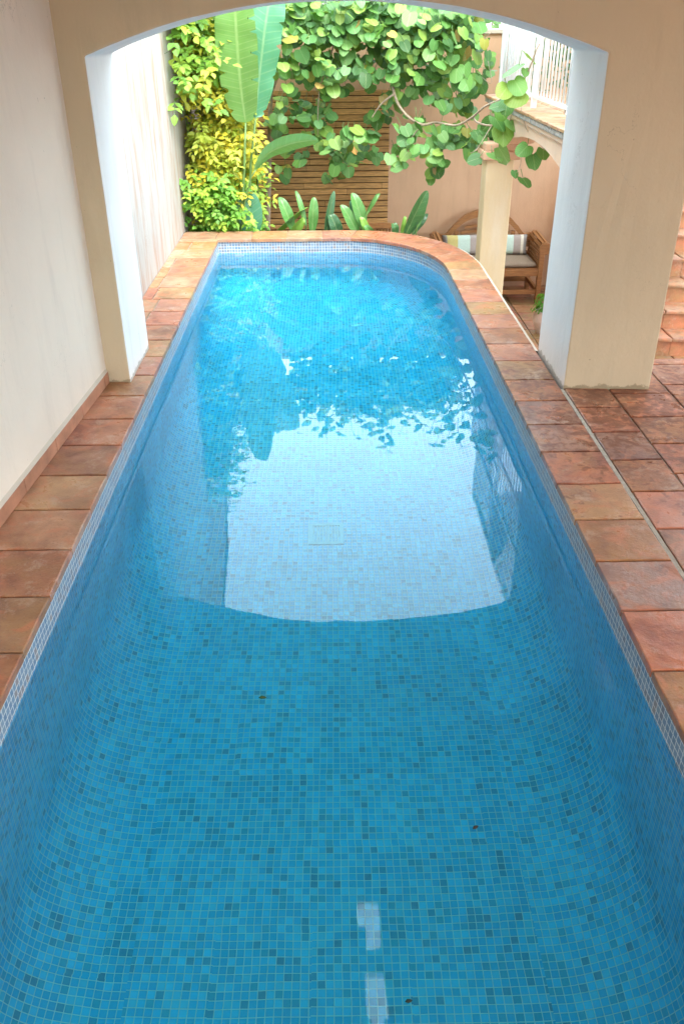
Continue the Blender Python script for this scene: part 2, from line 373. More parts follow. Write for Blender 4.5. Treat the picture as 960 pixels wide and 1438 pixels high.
# ------------------------------------------------------------------ setting: ground and terrace
Y0 = 0.30                     # near end of the pool
ZT = -1.05                    # lower terrace
ZW = -0.135                   # water level
mb = MB(); mb.face([(-160, -160, -1.30), (160, -160, -1.30), (160, 160, -1.30), (-160, 160, -1.30)])
kind(mb.build('ground', M['ground']))

PAL = [(0.40, 0.155, 0.085), (0.43, 0.20, 0.125), (0.34, 0.175, 0.115), (0.42, 0.235, 0.10), (0.44, 0.29, 0.165), (0.29, 0.135, 0.10), (0.48, 0.21, 0.135), (0.39, 0.125, 0.075), (0.29, 0.185, 0.15), (0.37, 0.18, 0.09)]
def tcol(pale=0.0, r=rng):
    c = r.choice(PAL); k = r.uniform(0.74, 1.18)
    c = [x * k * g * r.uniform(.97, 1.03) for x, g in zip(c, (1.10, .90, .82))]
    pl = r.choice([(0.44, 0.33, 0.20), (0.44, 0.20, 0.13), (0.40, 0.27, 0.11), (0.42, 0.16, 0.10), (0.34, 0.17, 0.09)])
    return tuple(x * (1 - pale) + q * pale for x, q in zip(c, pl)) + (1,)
def slab(mb, q, z, th=0.03, bev=0.0026, col=None, dz=0.0012, wob=0.0028):
    """one tile: outline q (plan points, ccw), top at z"""
    if wob:
        qq = []
        for i in range(len(q)):
            a = Vector(q[i]); b = Vector(q[(i + 1) % len(q)]); e = b - a; nn = Vector((-e.y, e.x)).normalized(); k = max(1, min(6, int(e.length / .05)))
            for j in range(k):
                qq.append(tuple(a + e * (j / k) + nn * rng.uniform(.0, wob if j else wob * 1.6)))
        q = qq
    n = len(q); c = Vector((sum(p[0] for p in q) / n, sum(p[1] for p in q) / n))
    tilt = [rng.uniform(-dz, dz) for _ in range(n)]
    top = []; mid = []; bot = []
    for p, dzz in zip(q, tilt):
        p = Vector(p); d = (c - p); d = d / max(d.length, 1e-6)
        pi = p + d * bev * 1.4
        top.append((pi.x, pi.y, z + dzz)); mid.append((p.x, p.y, z + dzz - bev)); bot.append((p.x, p.y, z - th))
    vs = top + mid + bot
    fs = [tuple(range(n))] + [(i, n + i, n + (i + 1) % n, (i + 1) % n) for i in range(n)] + [(n + i, 2*n + i, 2*n + (i + 1) % n, n + (i + 1) % n) for i in range(n)]
    mb.raw(vs, fs, col)

mb = MB()
mb.box((1.28, 4.9, -1.25), (7.0, 8.38, ZT - 0.012)); mb.box((-1.75, 8.39, -1.25), (7.0, 12.6, ZT - 0.012)); kind(mb.build('terrace_base', M['grout']))
mb = MB()
for i in range(-6, 24):
    for j in range(0, 25):
        x0 = i * 0.3; y0 = 4.92 + j * 0.3
        if y0 + 0.3 > 12.5: continue
        if x0 < 1.28 and y0 < 8.42: continue
        off = 0.0
        slab(mb, [(x0 + .005, y0 + .005), (x0 + .295, y0 + .005), (x0 + .295, y0 + .295), (x0 + .005, y0 + .295)], ZT, 0.02, 0.003, tcol(0.1), 0.001)
kind(mb.build('terrace_paving', M['tile_low']))

# ------------------------------------------------------------------ setting: pool
def ell(a, b, n, ex=2.0, cx=0.15, cyy=6.9):
    o = []
    for k in range(n + 1):
        th = math.pi / 2 * (1 - k / n)
        o.append((cx + a * math.cos(th) ** (2 / ex), cyy + b * math.sin(th) ** (2 / ex)))
    return o
def loop(off, far, n=28, step=0.15):
    """inner pool outline grown by off (negative shrinks); clockwise from near left: left side, far side, rounded corner, right side"""
    L = -1.0 - off; Rr = 1.0 + off
    pts = []
    y = Y0 - off
    k = int((far - y) / step)
    for i in range(k + 1): pts.append((L, y + (far - y) * i / k))
    k = int((0.15 - L) / step)
    for i in range(1, k): pts.append((L + (0.15 - L) * i / k, far))
    pts += ell(Rr - 0.15, far - 6.9, n)
    yy = Y0 - off
    k = int((6.9 - yy) / step)
    for i in range(1, k + 1): pts.append((Rr, 6.9 + (yy - 6.9) * i / k))
    return pts
FAR = 8.075
ZF = -1.17
inner = loop(0.0, FAR)
_c = [(-1.0, Y0), (-1.0, FAR), (1.0, Y0)]      # keep the square corners clean so that the cove can be mitred
inner = [p for p in inner if all(math.dist(p, c) < 1e-6 or math.dist(p, c) > .40 for c in _c)]
def normals(pts):
    n = len(pts); out = []
    for i in range(n):
        a = Vector(pts[(i - 1) % n]); b = Vector(pts[i]); c = Vector(pts[(i + 1) % n])
        e1 = (b - a).normalized(); e2 = (c - b).normalized()
        n1 = Vector((e1.y, -e1.x)); n2 = Vector((e2.y, -e2.x))   # clockwise loop: inward is to the right
        v = (n1 + n2).normalized(); v = v / max(0.5, v.dot(n1)); out.append(v)
    return out
nrm = normals(inner)
arc = [0.0]
for i in range(len(inner)): arc.append(arc[-1] + (Vector(inner[(i + 1) % len(inner)]) - Vector(inner[i])).length)
# profile: (inset, z, length down the section)
prof = [(0.0, -0.028)]
for k in range(1, 7): prof.append((0.0, -0.028 - (0.86 - 0.028) * k / 6))
for k in range(1, 11):
    a = math.pi / 2 * k / 10
    prof.append((0.345 * (1 - math.cos(a)), -0.86 - 0.31 * math.sin(a)))
plen = [0.0]
for a, b in zip(prof, prof[1:]): plen.append(plen[-1] + math.hypot(b[0] - a[0], b[1] - a[1]))
mb = MB(); n = len(inner)
NL = sum(1 for p in inner if abs(p[0] + 1.0) < 1e-6)
def sect(i, k):
    d, z = prof[k]; p = Vector(inner[i % n]) + nrm[i % n] * d
    return (p.x, p.y, z)
for i in range(n):
    for k in range(len(prof) - 1):
        mb.face([sect(i, k), sect(i + 1, k), sect(i + 1, k + 1), sect(i, k + 1)],
                [(arc[i], plen[k]), (arc[i + 1], plen[k]), (arc[i + 1], plen[k + 1]), (arc[i], plen[k + 1])], None, True)
# flat floor panel, its mosaic laid on its own grid
fl = [sect(i, len(prof) - 1) for i in range(n)]
ang = rad(0.6)
fuv = lambda p: (p[0] * math.cos(ang) - p[1] * math.sin(ang) + 7.013, p[0] * math.sin(ang) + p[1] * math.cos(ang) + 3.007)
ctr = (0.0, 4.2, fl[0][2])
for i in range(n):
    tri = [ctr, fl[(i + 1) % n], fl[i]]; mb.face(tri, [fuv(p) for p in tri])
pool = mb.build('pool_basin', M['mosaic'], weld=True)
kind(pool)
# outer shell of the pool (seen over the terrace)
outer = loop(0.275, 8.40)
def ell_outer():
    o = [(-1.40, Y0 - .3), (-1.40, 8.40)]
    for k in range(1, 10): o.append((-1.40 + 1.55 * k / 10, 8.40))
    o += ell(1.125, 1.50, 24, 2.25)
    o += [(1.275, 4.925), (1.275, Y0 - .3)]
    return o
outl = ell_outer()
mb = MB()
for a, b in zip(outl[1:], outl[2:]):
    mb.face([(a[0], a[1], -1.3), (b[0], b[1], -1.3), (b[0], b[1], -0.033), (a[0], a[1], -0.033)])
kind(mb.build('pool_outer_wall', M['rim']))
# white mortar rim along the outer edge of the coping
mb = MB(); on = normals(outl + [(0.0, Y0 - .3)])
for i in range(1, len(outl) - 1):
    a, b = outl[i], outl[i + 1]
    if a[0] < 0.3 and b[0] < 0.3: continue
    na, nb = on[i], on[i + 1]
    A0 = (a[0] + na.x * .006, a[1] + na.y * .006); A1 = (a[0] - na.x * .015, a[1] - na.y * .015)
    B0 = (b[0] + nb.x * .006, b[1] + nb.y * .006); B1 = (b[0] - nb.x * .015, b[1] - nb.y * .015)
    if b[1] < 4.9: continue
    mb.face([A0 + (-.003,), B0 + (-.003,), B1 + (-.006,), A1 + (-.006,)])
    mb.face([A1 + (-.006,), B1 + (-.006,), B1 + (-.06,), A1 + (-.06,)])
kind(mb.build('coping_rim', M['rim'], weld=True))

# water: closed body a little wider than the basin (its sides run inside the walls)
wl = loop(0.03, FAR + 0.03)
mb = MB(); k = len(wl)
mb.raw([(x, y, ZW) for x, y in wl] + [(x, y, -1.28) for x, y in wl],
       [tuple(range(k))[::-1], tuple(range(k, 2 * k))] + [(i, (i + 1) % k, k + (i + 1) % k, k + i) for i in range(k)])
kind(mb.build('water', M['water']))

# ------------------------------------------------------------------ setting: coping and deck
XL = -1.29                    # inside face of the left wall
mb = MB(); gb = MB()
EI = 0.992                    # inner coping edge
# left run
y = Y0 - 0.32
while y < 8.06 - 0.02:
    y1 = min(y + 0.3075, 8.065)
    if y1 - y < 0.05: break
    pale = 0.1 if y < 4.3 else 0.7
    xo = -1.23 + .061 * (y1 - 4.5) - .02 if y1 < 4.6 else (-1.288 if y1 < 5.06 else -1.352)
    if y1 >= 5.06 and rng.random() < 0.75:
        xm = rng.uniform(-1.29, -1.21)
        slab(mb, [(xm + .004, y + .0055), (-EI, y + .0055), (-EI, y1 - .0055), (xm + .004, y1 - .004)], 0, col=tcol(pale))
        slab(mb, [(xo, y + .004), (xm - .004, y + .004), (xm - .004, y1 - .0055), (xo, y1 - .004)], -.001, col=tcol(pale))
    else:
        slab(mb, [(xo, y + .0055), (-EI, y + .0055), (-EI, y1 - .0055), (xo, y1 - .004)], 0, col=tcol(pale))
    y = y1
# far run and rounded corner, tiles fanned between inner and outer outline
inn = [(-1.352, FAR - .008)] + [(-1.352 + (0.15 + 1.352) * k / 30, FAR - .008) for k in range(1, 30)] + ell(EI - .15, FAR - .008 - 6.9, 40) + [(EI, 6.88)]
oul = [(-1.352, 8.40)] + [(-1.352 + (0.15 + 1.352) * k / 30, 8.40) for k in range(1, 30)] + ell(1.125, 1.50, 40, 2.25) + [(1.275, 6.88)]
al = [0.0]
for a, b in zip(oul, oul[1:]): al.append(al[-1] + (Vector(b) - Vector(a)).length)
def along(path, s):
    for i in range(len(al) - 1):
        if al[i + 1] >= s:
            f = (s - al[i]) / max(al[i + 1] - al[i], 1e-9); return Vector(path[i]).lerp(Vector(path[i + 1]), f)
    return Vector(path[-1])
s = 0.0; nt_ = round(al[-1] / 0.335); st = al[-1] / nt_
for i in range(nt_):
    s0 = i * st + .004; s1 = (i + 1) * st - .004; K = 5
    q = [tuple(along(inn, s0 + (s1 - s0) * k / K)) for k in range(K + 1)] + [tuple(along(oul, s1 - (s1 - s0) * k / K)) for k in range(K + 1)]
    slab(mb, q[::-1], 0, col=tcol(0.6))
# right run
ys = 6.876; first = True
while ys > Y0 - 0.5:
    y0 = ys - rng.uniform(0.300, 0.315)
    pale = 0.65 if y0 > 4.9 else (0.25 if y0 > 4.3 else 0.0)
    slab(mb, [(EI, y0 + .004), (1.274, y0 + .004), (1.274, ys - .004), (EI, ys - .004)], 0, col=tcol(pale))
    ys = y0
kind(mb.build('pool_coping', M['tile']))
gb.box((-1.62, Y0 - .5, -0.030), (-EI - .004, 8.07, -0.009)); 
gb.box((EI + .004, Y0 - .5, -0.030), (1.272, 6.90, -0.009))
K = len(inn)
for i in range(K - 1):
    a, b, c, d = inn[i], inn[i + 1], oul[i + 1], oul[i]
    def pull(p, q): v = (Vector(q) - Vector(p)).normalized() * .006; return (p[0] + v.x, p[1] + v.y)
    a, b, c, d = pull(a, d), pull(b, c), pull(c, b), pull(d, a)
    gb.raw([a + (-.009,), b + (-.009,), c + (-.009,), d + (-.009,), a + (-.028,), b + (-.028,)], [(0, 1, 2, 3), (0, 4, 5, 1)])
kind(gb.build('coping_bed', M['grout']))
mb = MB(); mb.box((1.2735, -3.2, -0.05), (1.2905, 4.30, -0.002)); kind(mb.build('deck_joint', M['grout_pale']))
mb = MB(); gb = MB()
gb.box((1.291, -3.4, -0.3), (6.0, 4.76, -0.009)); gb.box((-1.76, -3.4, -0.3), (1.2725, Y0 - .49, -0.0095))
kind(gb.build('deck_bed', M['grout']))
cols = [1.292, 1.535, 1.85]
while cols[-1] < 5.6: cols.append(cols[-1] + 0.31)
for i, (x0, x1) in enumerate(zip(cols, cols[1:])):
    y = -3.4 + rng.uniform(0, .28) * (i % 2)
    y = 4.755 - (0.22 if i % 2 else 0.10)
    top = 4.755
    while top > -3.3:
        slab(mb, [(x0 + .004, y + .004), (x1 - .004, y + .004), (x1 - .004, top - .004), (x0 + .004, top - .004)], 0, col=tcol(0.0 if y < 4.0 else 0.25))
        top = y; y = y - rng.uniform(0.300, 0.318)
for i in range(-2, 9):
    for j in range(11):
        x0 = -1.285 + i * .284; y0 = Y0 - .5 - .3 * (j + 1)
        slab(mb, [(x0 + .004, y0 + .004), (x0 + .28, y0 + .004), (x0 + .28, y0 + .296), (x0 + .004, y0 + .296)], 0, col=tcol(0))
kind(mb.build('pool_deck', M['tile']))

# ------------------------------------------------------------------ the porch the camera stands in
porch = thing('porch', 'cream plastered porch whose low arch spans the pool', 'porch', (-1.29, 4.4, 0))
def yf(x): return 4.40 - 0.0707 * x
def yb(x): return yf(x) + (0.58 if x < 0 else 0.62)
TOP = 2.62
AXC, ASP = 0.1, 1.195
ar = 3.33; azc = 1.84 - ar
def arch_z(x): return azc + math.sqrt(ar * ar - (x - AXC) ** 2) - 0.004
mb = MB()
NA = 40
xs = [-1.104 + (1.290 + 1.104) * k / NA for k in range(NA + 1)]
low = [(x, arch_z(x)) for x in xs]
def quad(a, b, fy): return [(a[0], fy(a[0]), a[1]), (b[0], fy(b[0]), b[1])]
def strip(x0, x1, z00, z01, z1):
    mb.face([(x0, yf(x0), z00), (x1, yf(x1), z01), (x1, yf(x1), z1), (x0, yf(x0), z1)])
    mb.face([(x0, yb(x0), z1), (x1, yb(x1), z1), (x1, yb(x1), z01), (x0, yb(x0), z00)])
    mb.face([(x0, yf(x0), z1), (x1, yf(x1), z1), (x1, yb(x1), z1), (x0, yb(x0), z1)])
for (xa, za), (xb, zb) in zip(low, low[1:]):
    strip(xa, xb, za, zb, TOP)
    mb.face([(xb, yf(xb), zb), (xa, yf(xa), za), (xa, yb(xa), za), (xb, yb(xb), zb)])
# left pier
xl = -1.60
zl = low[0][1]; zr = low[-1][1]
mb.face([(xl, yf(xl), -0.03), (-1.104, yf(-1.104), -0.03), (-1.104, yf(-1.104), zl), (-1.104, yf(-1.104), TOP), (xl, yf(xl), TOP)])
mb.face([(xl, yb(xl), TOP), (-1.104, yb(-1.104), TOP), (-1.104, yb(-1.104), zl), (-1.104, yb(-1.104), -0.03), (xl, yb(xl), -0.03)])
mb.face([(xl, yf(xl), TOP), (-1.104, yf(-1.104), TOP), (-1.104, yb(-1.104), TOP), (xl, yb(xl), TOP)])
mb.face([(-1.104, yf(-1.104), -.03), (-1.104, yb(-1.104), -.03), (-1.104, yb(-1.104), zl), (-1.104, yf(-1.104), zl)])
# right pier
xp0, xp1 = 1.290, 1.755
YP = yf(xp0)
def bx(x, z, back): return (x + (0.02 if (back and x < 1.5) else 0), (yb(x) if back else yf(x)), z)
ZL = 1.90
mb.face([bx(xp0, -.03, 0), bx(xp1, -.03, 0), bx(xp1, ZL, 0), bx(xp1, TOP, 0), bx(xp0, TOP, 0), bx(xp0, zr, 0)])
mb.face([(xp0, yb(xp0), -.03), (xp0, yb(xp0), zr), (xp0, yb(xp0), TOP), (xp1, yb(xp1), TOP), (xp1, yb(xp1), ZL), (xp1, yb(xp1), -.03)])
mb.face([(xp0, yf(xp0), TOP), (xp1, yf(xp1), TOP), (xp1, yb(xp1), TOP), (xp0, yb(xp0), TOP)])
mb.face([(xp0, yb(xp0), -.03), (xp0, yf(xp0), -.03), (xp0, yf(xp0), zr), (xp0, yb(xp0), zr)])
mb.face([(xp1, yf(xp1), -.03), (xp1, yb(xp1), -.03), (xp1, yb(xp1), ZL), (xp1, yf(xp1), ZL)])
# lintel going on to the right
x2 = 4.2
mb.face([bx(xp1, ZL, 0), bx(x2, ZL, 0), bx(x2, TOP, 0), bx(xp1, TOP, 0)])
mb.face([(xp1, yb(xp1), ZL), (xp1, yb(xp1), TOP), (x2, yb(x2), TOP), (x2, yb(x2), ZL)])
mb.face([(xp1, yf(xp1), ZL), (xp1, yb(xp1), ZL), (x2, yb(x2), ZL), (x2, yf(x2), ZL)])
mb.face([(xp1, yf(xp1), TOP), (x2, yf(x2), TOP), (x2, yb(x2), TOP), (xp1, yb(xp1), TOP)])
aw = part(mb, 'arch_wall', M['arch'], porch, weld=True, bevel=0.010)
aw.data.materials.append(M['lit_reveal'])
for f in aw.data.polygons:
    if abs(f.normal.y) < .35 and f.normal.z < .5: f.material_index = 1  # inner faces and soffit take the plaster coloured as if lit by sky
def hand_finish(o, amt, size=.3, lv=3):
    sb_ = o.modifiers.new('subdivide', 'SUBSURF'); sb_.subdivision_type = 'SIMPLE'; sb_.levels = lv; sb_.render_levels = lv
    tx = bpy.data.textures.new('trowel', 'CLOUDS'); tx.noise_scale = size; tx.noise_depth = 2
    d = o.modifiers.new('trowel', 'DISPLACE'); d.texture = tx; d.strength = amt; d.mid_level = .5; d.texture_coords = 'LOCAL'
hand_finish(aw, .011, .28, 3)
mb = MB()
mb.box((-1.55, -3.2, -0.03), (XL, 4.505, TOP - .003))
# the wall stands square to the arch, a few degrees off the line of the pool
def square_to_arch(o):
    for v in o.data.vertices:
        y = v.co.y + 4.4
        v.co.x += .056 + .061 * (y - 4.5)
square_to_arch(part(mb, 'side_wall', M['wall_in'], porch))
# skirting tiles
mb = MB(); y = -3.2
cp = MB()
while y < 4.47:
    y1 = min(y + 0.40, 4.478)
    mb.box((XL - .002, y + .003, 0.002), (XL + 0.014, y1 - .003, 0.068)); y = y1
skt = part(mb, 'skirting', M['skirt'], porch, bevel=0.002); square_to_arch(skt)
cp.prism([(XL - .001, -3.2, .0685), (XL + .013, -3.2, .0685), (XL - .001, -3.2, .083)], (0, 7.675, 0))
square_to_arch(part(cp, 'skirting_cap', M['rim'], skt))
# ceiling with narrow roof lights
ZC = 2.36
mb = MB()
CX0, CX1, CY0, CY1 = -1.68, 3.82, -1.5, 4.56  # rear edge is out of view, placed to set the daylight inside
holes = [(0.125, 0.245, 2.90, 3.06), (0.165, 0.245, 2.765, 2.90), (0.150, 0.265, 2.40, 2.64), (0.172, 0.238, 2.20, 2.40)]
gx = sorted({CX0, CX1} | {h[0] for h in holes} | {h[1] for h in holes}); gy = sorted({CY0, CY1} | {h[2] for h in holes} | {h[3] for h in holes})
def solid(i, j):
    if not (0 <= i < len(gx) - 1 and 0 <= j < len(gy) - 1): return False
    cx, cyy = (gx[i] + gx[i + 1]) / 2, (gy[j] + gy[j + 1]) / 2
    return not any(h[0] < cx < h[1] and h[2] < cyy < h[3] for h in holes)
for i in range(len(gx) - 1):
    for j in range(len(gy) - 1):
        if not solid(i, j): continue
        x0, x1, y0, y1 = gx[i], gx[i + 1], gy[j], gy[j + 1]; z0, z1 = ZC, ZC + .05
        mb.face([(x0, y0, z0), (x0, y1, z0), (x1, y1, z0), (x1, y0, z0)]); mb.face([(x0, y0, z1), (x1, y0, z1), (x1, y1, z1), (x0, y1, z1)])
        if not solid(i - 1, j): mb.face([(x0, y0, z0), (x0, y0, z1), (x0, y1, z1), (x0, y1, z0)])
        if not solid(i + 1, j): mb.face([(x1, y0, z0), (x1, y1, z0), (x1, y1, z1), (x1, y0, z1)])
        if not solid(i, j - 1): mb.face([(x0, y0, z0), (x1, y0, z0), (x1, y0, z1), (x0, y0, z1)])
        if not solid(i, j + 1): mb.face([(x0, y1, z0), (x0, y1, z1), (x1, y1, z1), (x1, y1, z0)])
part(mb, 'ceiling', M['ceiling'], porch, weld=True)
mb = MB()
mb.box((3.802, -3.2, -0.02), (4.0, -1.6, TOP - .003)); mb.box((3.802, 1.2, -0.02), (4.0, 3.6, TOP - .003)); mb.box((3.802, -1.599, 2.1), (4.0, 1.199, TOP - .003)); mb.box((-1.55, -3.4, -0.02), (-1.0, -3.203, TOP - .003)); mb.box((3.5, -3.4, -0.02), (4.0, -3.203, TOP - .003)); mb.box((-1.0, -3.4, 2.30), (3.5, -3.203, TOP - .003))
part(mb, 'added_rear_walls', M['wall_in'], porch)  # unseen walls added to dim the porch, their openings sized for the light

# ------------------------------------------------------------------ garden wall on the left
gw = thing('garden_wall', 'tall weathered white garden wall stained peach along the left of the pool', 'wall', (-1.5, 7, ZT))
XG = -1.356
mb = MB()
prf = [(4.985, -1.2), (10.6, -1.2), (10.6, 2.75), (10.3, 2.95), (9.67, 3.27), (9.40, 3.85), (8.6, 4.3), (4.985, 4.35)]
mb.prism([(XG, y, z) for y, z in prf], (-0.28, 0, 0))
part(mb, 'wall', M['white_wall'], gw, bevel=0.01)
mb = MB()
def ledge(a, b):
    a = Vector(a); b = Vector(b); nn = max(1, int((b - a).length / 0.2)); d = (b - a) / nn
    for i in range(nn):
        p = a + d * i + Vector((0, 0, .012)); q = p + d * 1.12 + Vector((0, 0, .02))
        mb.tube([p, q], 0.05, 0.065, 8)
for (ya, za), (yb_, zb_) in zip(prf[2:], prf[3:]):
    ledge((XG - .03, ya, za), (XG - .03, yb_, zb_))
part(mb, 'ridge_tiles', M['roof'], gw)

# ------------------------------------------------------------------ back wall, slat fence and lamp
bw = thing('back_wall', 'salmon plastered wall closing the far side of the terrace', 'wall', (1.0, 10.3, ZT))
mb = MB(); mb.box((-1.62, 10.20, -1.3), (2.95, 10.42, 1.62)); part(mb, 'wall', M['salmon'], bw)
mb = MB(); mb.box((-1.62, 10.18, 1.62), (2.95, 10.44, 1.665)); part(mb, 'wall_coping', M['rim'], bw, bevel=.006)
fe = thing('slat_fence', 'warm brown slatted cane panel fixed to the salmon wall', 'fence', (0, 10.15, ZT))
mb = MB(); z = -0.98; k = 0
while z < 1.07:
    c = rng.uniform(.78, 1.12); h = rng.uniform(.050, .057)
    x = -1.30
    while x < 0.72:
        xe = min(0.725, x + rng.uniform(.8, 1.6)); cc = c * rng.uniform(.88, 1.1)
        mb.box((x, 10.125 + rng.uniform(-.003, .003), z), (xe - .003, 10.15, z + h), (0.78 * cc, 0.42 * cc, 0.155 * cc, 1)); x = xe
    z += 0.0635; k += 1
part(mb, 'slat_panel', M['slat'], fe, bevel=.004)
mb = MB(); mb.box((-1.31, 10.168, -1.0), (0.725, 10.19, 1.07)); part(mb, 'backing', M['slat_dark'], fe)
for x in (-0.62, 0.05, 0.66):
    mb = MB(); mb.box((x, 10.151, -1.02), (x + .05, 10.167, 1.08)); part(mb, 'batten', M['slat_dark'], fe)
lp = at(487, 212, 10.1)
wl_ = thing('wall_lamp', 'lit wall lamp glowing among the vine leaves on the fence', 'lamp', (lp.x, 10.12, lp.z))
mb = MB(); mb.box((lp.x - .13, 10.07, lp.z - .10), (lp.x + .11, 10.085, lp.z + .13)); part(mb, 'glass', M['lamp'], wl_)
mb = MB()
mb.box((lp.x - .15, 10.088, lp.z - .12), (lp.x + .13, 10.118, lp.z + .15))
mb.bar((lp.x + .13, 10.06, lp.z - .12), (lp.x + .13, 10.06, lp.z + .15), .014, .03); mb.bar((lp.x - .15, 10.06, lp.z - .12), (lp.x - .15, 10.06, lp.z + .15), .014, .03)
part(mb, 'frame', M['reed'], wl_)

# ------------------------------------------------------------------ balcony on the right with its arcade
bal = thing('balcony', 'salmon balcony on a low arch and one square pillar above the bench', 'balcony', (1.6, 7.5, ZT))
XW = 1.57; ZB = 1.145
mb = MB()
ya_, yb2 = 5.60, 8.02; zs, za_ = 0.80, 0.965
rr = ((yb2 - ya_) ** 2 / 4 + (za_ - zs) ** 2) / (2 * (za_ - zs)); yc = (ya_ + yb2) / 2
def az(y): return za_ - rr + math.sqrt(rr * rr - (y - yc) ** 2)
NB = 24; yy = [ya_ + (yb2 - ya_) * k / NB for k in range(NB + 1)]
T = 0.26; ZU = 1.045
for a, b in zip(yy, yy[1:]):
    for x, fl_ in ((XW, 0), (XW + T, 1)):
        q = [(x, a, az(a)), (x, b, az(b)), (x, b, ZU), (x, a, ZU)]; mb.face(q)
    mb.face([(XW, a, az(a)), (XW + T, a, az(a)), (XW + T, b, az(b)), (XW, b, az(b))])
mb.face([(XW, yb2, zs), (XW, 8.75, zs), (XW, 8.75, ZU), (XW, yb2, ZU)]); mb.face([(XW + T, yb2, zs), (XW + T, 8.75, zs), (XW + T, 8.75, ZU), (XW + T, yb2, ZU)])
mb.face([(XW, yb2, zs), (XW + T, yb2, zs), (XW + T, 8.75, zs), (XW, 8.75, zs)]); mb.face([(XW, 8.75, zs), (XW + T, 8.75, zs), (XW + T, 8.75, ZU), (XW, 8.75, ZU)])
mb.box((XW, 5.0, -1.2), (XW + T, 5.60, ZU))
part(mb, 'arcade_wall', M['peach'], bal, weld=False)
mb = MB(); mb.box((XW - .025, 5.03, ZU + .001), (4.2, 8.76, ZU + .035)); part(mb, 'cornice', M['peach'], bal, bevel=.006)
mb = MB(); mb.box((XW - .045, 5.03, ZU + .036), (4.2, 8.80, ZB - .022)); part(mb, 'slab', M['concrete'], bal, bevel=.008)
mb = MB(); x = XW - .06
r2 = random.Random(3)
while x < 4.1:
    y = 5.04
    while y < 8.78:
        slab(mb, [(x + .003, y + .003), (x + .297, y + .003), (x + .297, min(y + .297, 8.82)), (x + .003, min(y + .297, 8.82))], ZB, .02, .004, (0.55, 0.30, 0.15, 1), .002); y += .3
    x += .3
part(mb, 'balcony_tiles', M['step'], bal)
mb = MB(); mb.box((1.455, 8.08, ZT - .01), (1.705, 8.33, 0.664)); pil = part(mb, 'pillar', M['pillar'], bal, bevel=.012)
mb = MB(); mb.box((1.415, 8.04, 0.665), (1.745, 8.37, 0.735)); mb.box((1.435, 8.06, 0.735), (1.725, 8.35, 0.799))
part(mb, 'capital', M['salmon'], pil, bevel=.008)
# underside support so that the balcony reaches the back of the terrace
mb = MB(); mb.box((XW + T + .001, 8.40, 0.90), (2.9, 8.74, ZU - .001)); part(mb, 'lintel', M['salmon'], bal)

def basis(nv, axis):
    nv = nv.normalized(); a = axis - nv * axis.dot(nv)
    if a.length < 1e-4: a = Vector((1, 0, 0)) - nv * nv.x
    a.normalize(); return nv, a, nv.cross(a)
CORD = [(-.10, .16), (-.16, .30), (-.06, .46), (.20, .55), (.50, .53), (.77, .40), (.94, .20)]
def round_leaf(mb, p, nv, axis, size, col, cup=.16, r=rng):
    nv, a, s_ = basis(nv, axis)
    out = [(0.0, 0.0)] + [(x, y) for x, y in CORD] + [(1.0, 0.0)] + [(x, -y) for x, y in CORD[::-1]]
    wob = [1 + r.uniform(-.06, .06) for _ in out]
    def P(x, y, dz=0): return p + (a * (x - .05) + s_ * y) * size + nv * size * (-cup * (x * x * .6 + y * y * .8) + abs(y) * .03 + dz)
    vs = [P(x * w, y * w, .02 * math.sin(i * 2.1)) for i, ((x, y), w) in enumerate(zip(out, wob))]
    uv = [(y / .5, x) for x, y in out]
    mids = [P(.25, 0), P(.55, 0), P(.8, 0)]; muv = [(0, .25), (0, .55), (0, .8)]
    vs += mids; uv += muv; n0 = len(out); L = list(range(n0))
    fs = []
    # right half 0..8, left half 8..15,0 ; spine n0,n0+1,n0+2
    sp = [0, n0, n0 + 1, n0 + 2, 8]
    rt = [1, 2, 3, 4, 5, 6, 7]; lt = [15, 14, 13, 12, 11, 10, 9]
    for h in (rt, lt):
        add = [(sp[0], h[0], h[1]), (sp[0], h[1], h[2], sp[1]), (sp[1], h[2], h[3]), (sp[1], h[3], h[4], sp[2]), (sp[2], h[4], h[5], sp[3]), (sp[3], h[5], h[6]), (sp[3], h[6], sp[4])]
        fs += add if h is rt else [f[::-1] for f in add]
    mb.raw(vs, fs, col, True, uv)
def small_leaf(mb, p, nv, axis, L, w, col):
    nv, a, s_ = basis(nv, axis)
    pr = [(0, 0, 0), (.35, .5, .10), (.72, .36, .06), (1, 0, -.10), (.72, -.36, .06), (.35, -.5, .10), (.5, 0, 0)]
    vs = [p + a * x * L + s_ * y * w + nv * z * L * .9 for x, y, z in pr]
    mb.raw(vs, [(0, 1, 6), (1, 2, 6), (2, 3, 6), (3, 4, 6), (4, 5, 6), (5, 0, 6)], col, True, [(y * 2, x) for x, y, z in pr])
def rv(r, k=1.0): return Vector((r.gauss(0, k), r.gauss(0, k), r.gauss(0, k)))

